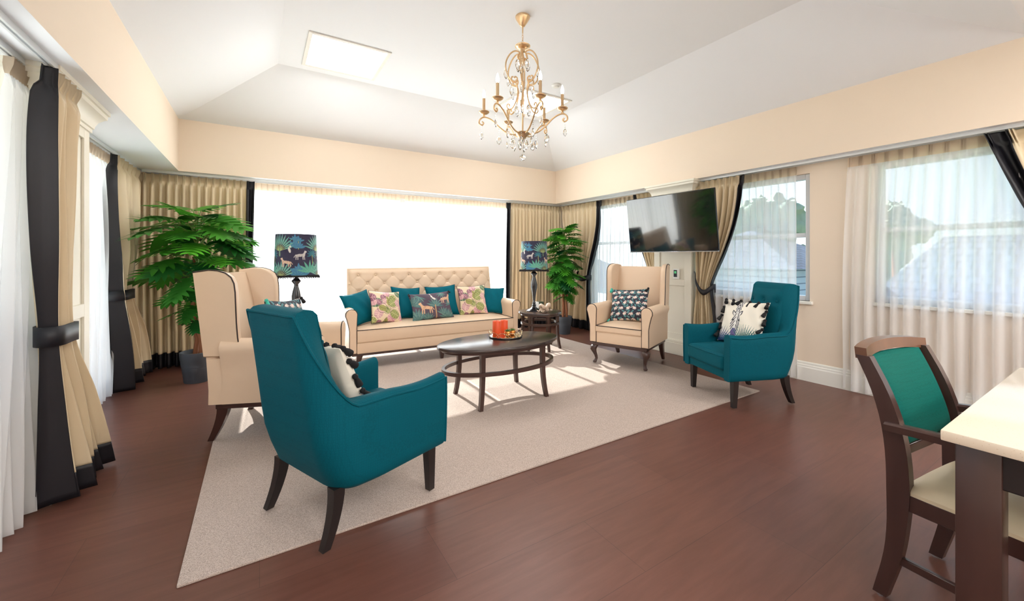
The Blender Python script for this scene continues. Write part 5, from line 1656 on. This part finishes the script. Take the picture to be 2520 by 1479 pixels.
# ------------------------------------------------------------------ chandelier
def chandelier(loc):
    cx, cy = loc
    t = thing('chandelier', 'antique gold six arm chandelier with crystal drops', 'chandelier', (cx, cy, ZC))
    Z = lambda z: z - ZC
    view = math.atan2(-cy, -cx)
    m_ = MB(); m_.lathe([(0, 0), (.060, 0), (.062, -.006), (.058, -.018), (.036, -.055), (.022, -.075), (.014, -.085), (0, -.088)], seg=36); mk('canopy', m_, M['gold'], t, True, 50)
    m_ = MB(); m_.tube([(0, 0, -.085), (0, 0, -.135)], .006, 8)
    for k in range(4):
        pts = []; zc = -.148 - .020 * k
        for q in range(14):
            a = 2 * PI * q / 14; r_ = .006 * math.cos(a); z = zc + .013 * math.sin(a)
            pts.append((r_, 0, z) if k % 2 else (0, r_, z))
        m_.tube(pts, .002, 6, closed=True)
    mk('chain', m_, M['gold'], t)
    m_ = MB(); m_.lathe([(0, Z(3.035)), (.012, Z(3.03)), (.020, Z(3.02)), (.052, Z(3.012)), (.064, Z(3.004)), (.062, Z(2.996)), (.040, Z(2.984)), (.022, Z(2.978)), (.020, Z(2.955)), (0, Z(2.95))], seg=36); mk('top_dish', m_, M['gold'], t, True, 50)
    m_ = MB(); m_.tube([(0, 0, Z(2.96)), (0, 0, Z(2.25))], .007, 10); m_.lathe([(.02, Z(2.90)), (.022, Z(2.89)), (.012, Z(2.85)), (0, Z(2.85))], seg=16); mk('stem', m_, M['gold'], t)
    def crystal_drop(parent, x, y, z, L, w, chain=.0, az=0.0):
        w *= 1.3; L *= 1.1
        m_ = MB()
        m_.lathe([(0, 0), (w * .35, -L * .18), (w * .5, -L * .52), (w * .36, -L * .80), (0, -L)], seg=6, squash=lambda a: 1.0)
        m_.xform(T((x, y, z - chain), (0, 0, az), (1, .55, 1)))
        o = mk('crystal_drop', m_, M['crystal'], parent, False)
        if chain > 0:
            m_ = MB(); nb = max(2, int(chain / .014))
            for q in range(nb):
                zz = z - chain * (q + .5) / nb; r_ = .0048
                m_.lathe([(0, r_), (r_ * .8, r_ * .4), (r_, 0), (r_ * .8, -r_ * .4), (0, -r_)], c=(x, y, zz), seg=6)
            mk('bead_string', m_, M['crystal'], o, False)
        return o
    def polar(a, pts): return [(r_ * math.cos(a), r_ * math.sin(a), Z(z)) for r_, z in pts]
    def spline(kn, n=8):
        out = []
        P = [Vector((p[0], p[1], 0)) for p in kn]; P = [P[0] * 2 - P[1]] + P + [P[-1] * 2 - P[-2]]
        for i in range(1, len(P) - 2):
            for q in range(n):
                u = q / n
                v = 0.5 * ((2 * P[i]) + (P[i + 1] - P[i - 1]) * u + (2 * P[i - 1] - 5 * P[i] + 4 * P[i + 1] - P[i + 2]) * u * u + (3 * P[i] - P[i - 1] - 3 * P[i + 1] + P[i + 2]) * u ** 3)
                out.append((v.x, v.y))
        out.append((kn[-1][0], kn[-1][1])); return out
    def curl(cx_, cz_, r0_, r1_, a0_, a1_, n=16): return [(cx_ + lerp(r0_, r1_, i / n) * math.cos(lerp(a0_, a1_, i / n)), cz_ + lerp(r0_, r1_, i / n) * math.sin(lerp(a0_, a1_, i / n))) for i in range(n + 1)]
    # upper cage
    for k in range(6):
        a = view - R(-24 + 60 * k + 30)
        kn = [(.022, 2.895), (.038, 2.885), (.045, 2.91), (.03, 2.945), (.07, 2.95), (.115, 2.915), (.148, 2.85), (.150, 2.78), (.125, 2.725), (.085, 2.690), (.055, 2.700), (.050, 2.728), (.068, 2.738), (.075, 2.722)]
        m_ = MB(); m_.tube(polar(a, spline(kn)), .0062, 8)
        mk('upper_scroll', m_, M['gold'], t, True, 60)
        kn = [(.085, 2.735), (.10, 2.728), (.098, 2.705), (.07, 2.692), (.050, 2.66), (.045, 2.60), (.062, 2.53), (.092, 2.475), (.125, 2.462), (.142, 2.482), (.132, 2.503), (.117, 2.497), (.119, 2.484)]
        m_ = MB(); m_.tube(polar(a, spline(kn)), .0062, 8)
        mk('lower_scroll', m_, M['gold'], t, True, 60)
        crystal_drop(t, .150 * math.cos(a), .150 * math.sin(a), Z(2.795), .075, .030, .01, a)
        crystal_drop(t, .045 * math.cos(a), .045 * math.sin(a), Z(2.90), .085, .036, .01, a)
        crystal_drop(t, .055 * math.cos(a), .055 * math.sin(a), Z(2.52), .080, .034, .01, a)
        crystal_drop(t, .100 * math.cos(a), .100 * math.sin(a), Z(2.68), .070, .028, .03, a)
    # six arms with candles
    for k in range(6):
        a = view - R(-24 + 60 * k)
        kn = [(.02, 2.275), (.07, 2.268), (.13, 2.285), (.19, 2.33), (.245, 2.385), (.29, 2.415), (.335, 2.425), (.365, 2.405), (.368, 2.375), (.345, 2.360), (.332, 2.376), (.345, 2.388)]
        m_ = MB(); m_.tube(polar(a, spline(kn)), .0068, 8)
        ar = mk('arm', m_, M['gold'], t, True, 60)
        ca, sa_ = math.cos(a), math.sin(a); X_, Y_ = .328 * ca, .328 * sa_
        m_ = MB(); m_.lathe([(0, Z(2.425)), (.008, Z(2.428)), (.011, Z(2.438)), (.006, Z(2.446)), (.013, Z(2.451)), (.030, Z(2.455)), (.042, Z(2.463)), (.046, Z(2.471)), (.043, Z(2.474)), (.02, Z(2.468)), (0, Z(2.468))], c=(X_, Y_, 0), seg=28)
        mk('drip_pan', m_, M['gold'], ar, True, 50)
        m_ = MB(); m_.lathe([(.016, Z(2.470)), (.017, Z(2.478)), (.012, Z(2.482)), (.012, Z(2.585)), (.010, Z(2.587)), (0, Z(2.587))], c=(X_, Y_, 0), seg=20, squash=lambda b: 1 + .08 * math.sin(5 * b))
        mk('candle_sleeve', m_, M['gold'], ar, True, 50)
        m_ = MB(); m_.lathe([(0, Z(2.587)), (.009, Z(2.588)), (.014, Z(2.605)), (.013, Z(2.625)), (.006, Z(2.652)), (0, Z(2.664))], c=(X_, Y_, 0), seg=16)
        mk('bulb', m_, M['bulb'], ar)['label'] = 'lit candle bulb'
        crystal_drop(ar, .350 * ca, .350 * sa_, Z(2.358), .060, .026, .055, a)
        crystal_drop(ar, .20 * ca, .20 * sa_, Z(2.33), .070, .034, .065, a)
        crystal_drop(ar, .09 * math.cos(a + .5), .09 * math.sin(a + .5), Z(2.262), .085, .038, .03, a)
    m_ = MB(); m_.lathe([(0, Z(2.285)), (.055, Z(2.283)), (.062, Z(2.275)), (.050, Z(2.258)), (.026, Z(2.238)), (.014, Z(2.225)), (.016, Z(2.215)), (.008, Z(2.205)), (0, Z(2.20))], seg=32); mk('bottom_bowl', m_, M['gold'], t, True, 50)
    m_ = MB()
    for q in range(8): m_.lathe([(0, .005), (.005, 0), (0, -.005)], c=(0, 0, Z(2.195 - q * .0115)), seg=6)
    mk('bead_string', m_, M['crystal'], t, False)
    for k in range(5):
        a = view + R(72 * k + 15)
        crystal_drop(t, .028 * math.cos(a), .028 * math.sin(a), Z(2.235), .08, .034, .01, a)
    m_ = MB(); g = bmesh.ops.create_icosphere(m_.bm, subdivisions=2, radius=.027)
    m_.xform(T((0, 0, Z(2.075)))); mk('crystal_ball', m_, M['crystal'], t, False)
chandelier((1.86, 2.81))

# ------------------------------------------------------------------ dining table and chair
def dining_table(loc):
    t = thing('dining_table', 'dining table with speckled cream stone top at the right foreground', 'dining table', loc)
    m_ = MB(); m_.box((.60, -.62, .752), (1.20, 1.24, .030), .004, 2); mk('tabletop', m_, M['quartz'], t)['label'] = 'speckled cream stone top'
    m_ = MB()
    for y in (-.055, -1.185): m_.box((.60, y, .69), (1.08, .028, .11), .003, 1)
    for x in (.055, 1.145): m_.box((x, -.62, .69), (.028, 1.13, .11), .003, 1)
    mk('apron', m_, M['bwood'], t)
    for x in (.075, 1.125):
        for y in (-.065, -1.175):
            m_ = MB(); m_.box((x, y, .373), (.085, .085, .746), .004, 2); mk('leg', m_, M['dwood'], t)
    return t
dining_table((1.615, .325, 0))
def dining_chair(label, loc, rz):
    """front = +X"""
    t = thing('dining_chair', label, 'dining chair', loc, rz)
    hw = .222
    def rear(z):  # x of the rear post centre
        return interp([(0, -.055), (.2, -.012), (.42, 0.0), (.60, -.012), (.75, -.05), (.90, -.115)], z)
    for sy in (-1, 1):
        m_ = MB(); secs = []
        for q in range(22):
            z = lerp(0.01, .875, q / 21); k = interp([(0, .016), (.25, .021), (.45, .026), (.9, .017)], z)
            x = rear(z); secs.append([(x + a * k * 1.25, sy * hw + b * .016, z) for a, b in ((-1, -1), (1, -1), (1, 1), (-1, 1))])
        m_.loft(secs); mk('rear_leg', m_, M['dwood'], t, True, 40)
        m_ = MB(); m_.loft([[(.44 + a * k, sy * (hw + .005) + b * k, z) for a, b in ((-1, -1), (1, -1), (1, 1), (-1, 1))] for z, k in ((.01, .015), (.40, .022), (.64, .020))]); mk('front_leg', m_, M['dwood'], t, True, 40)
        m_ = MB(); secs = []
        for q in range(14):
            f_ = q / 13; x = lerp(-.035, .47, f_); z = .635 + .022 * math.sin(PI * f_ * .9) - .0 * f_
            y = sy * (hw + .012 + .02 * math.sin(PI * f_)); w_ = lerp(.018, .028, smooth01(f_ * 1.5))
            secs.append([(x, y - w_, z - .014), (x, y + w_, z - .014), (x, y + w_, z + .008), (x, y + w_ * .6, z + .015), (x, y - w_ * .6, z + .015), (x, y - w_, z + .008)])
        m_.loft(secs); mk('armrest', m_, M['dwood'], t, True, 40)
        m_ = MB(); m_.box((.215, sy * hw, .385), (.43, .022, .06), .003, 1); mk('side_rail', m_, M['dwood'], t)
        m_ = MB(); m_.box((.21, sy * hw, .165), (.44, .018, .030), .003, 1); mk('stretcher', m_, M['dwood'], t)
    m_ = MB(); m_.box((.44, 0, .385), (.022, 2 * hw - .02, .06), .003, 1); m_.box((0, 0, .385), (.022, 2 * hw - .02, .06), .003, 1); mk('seat_rail', m_, M['dwood'], t)
    m_ = MB()
    def top(u, v):
        x = lerp(.0, .475, u); y = lerp(-.232, .232, v) ; k = (1 - abs(2 * u - 1) ** 3.2) ** .5 * (1 - abs(2 * v - 1) ** 3.2) ** .5
        return (x, y, .425 + .052 * k)
    m_.grid(top, 24, 24); m_.grid(lambda u, v: (lerp(0, .475, u), lerp(-.232, .232, v), .412 + .013 * (1 - 1)), 2, 2)
    secs = []
    m_.loft([[(x, y, z) for x, y in ((0, -.232), (.475, -.232), (.475, .232), (0, .232))] for z in (.412, .425)], cap=False)
    mk('seat', m_, M['seatc'], t, True, 60)
    # top rail
    m_ = MB(); secs = []
    for q in range(13):
        y = lerp(-hw - .014, hw + .014, q / 12); bow = -.028 * (1 - (y / hw) ** 2)
        x = rear(.885) + bow; z = .885 + .012 * (1 - (y / hw) ** 2)
        secs.append([(x - .022, y, z - .022), (x + .016, y, z - .022), (x + .012, y, z + .02), (x - .026, y, z + .02)])
    m_.loft(secs); mk('top_rail', m_, M['lwood'], t, True, 40)
    m_ = MB(); m_.box((rear(.545) - .004, 0, .545), (.02, 2 * hw - .02, .035), .003, 1); mk('lower_back_rail', m_, M['dwood'], t)
    # upholstered back
    m_ = MB()
    def bk(u, v, s_):
        y = lerp(-.195, .195, u); z = lerp(.565, .868, v); k = (1 - abs(2 * u - 1) ** 4) ** .5 * (1 - abs(2 * v - 1) ** 5) ** .5
        bow = -.024 * (1 - (y / hw) ** 2) * smooth01((z - .5) / .3)
        return (rear(z) + bow + s_ * (.006 + .020 * k), y, z)
    for s_ in (1, -1): m_.grid(lambda u, v: bk(u, v, s_), 20, 24)
    m_.loft([[bk(u, v, 1), bk(u, v, -1)] for u, v in [(i / 20, 0) for i in range(21)] + [(1, i / 24) for i in range(25)] + [(1 - i / 20, 1) for i in range(21)] + [(0, 1 - i / 24) for i in range(25)]], closed_sec=False, cap=False)
    bmesh.ops.remove_doubles(m_.bm, verts=m_.bm.verts[:], dist=1e-4)
    mk('back_panel', m_, M['green'], t, True, 50)['label'] = 'emerald quilted upholstered back'
    for (x, y) in ((rear(.0), hw), (rear(0), -hw), (.44, hw), (.44, -hw)):
        m_ = MB(); m_.lathe([(0, 0), (.012, 0), (.012, .012), (0, .012)], c=(x, y, 0), seg=12); mk('glide', m_, M['silver'], t)
    return t
dining_chair('dark wood dining chair with emerald back pushed up to the stone topped table', (2.165, .465, 0), R(-97))
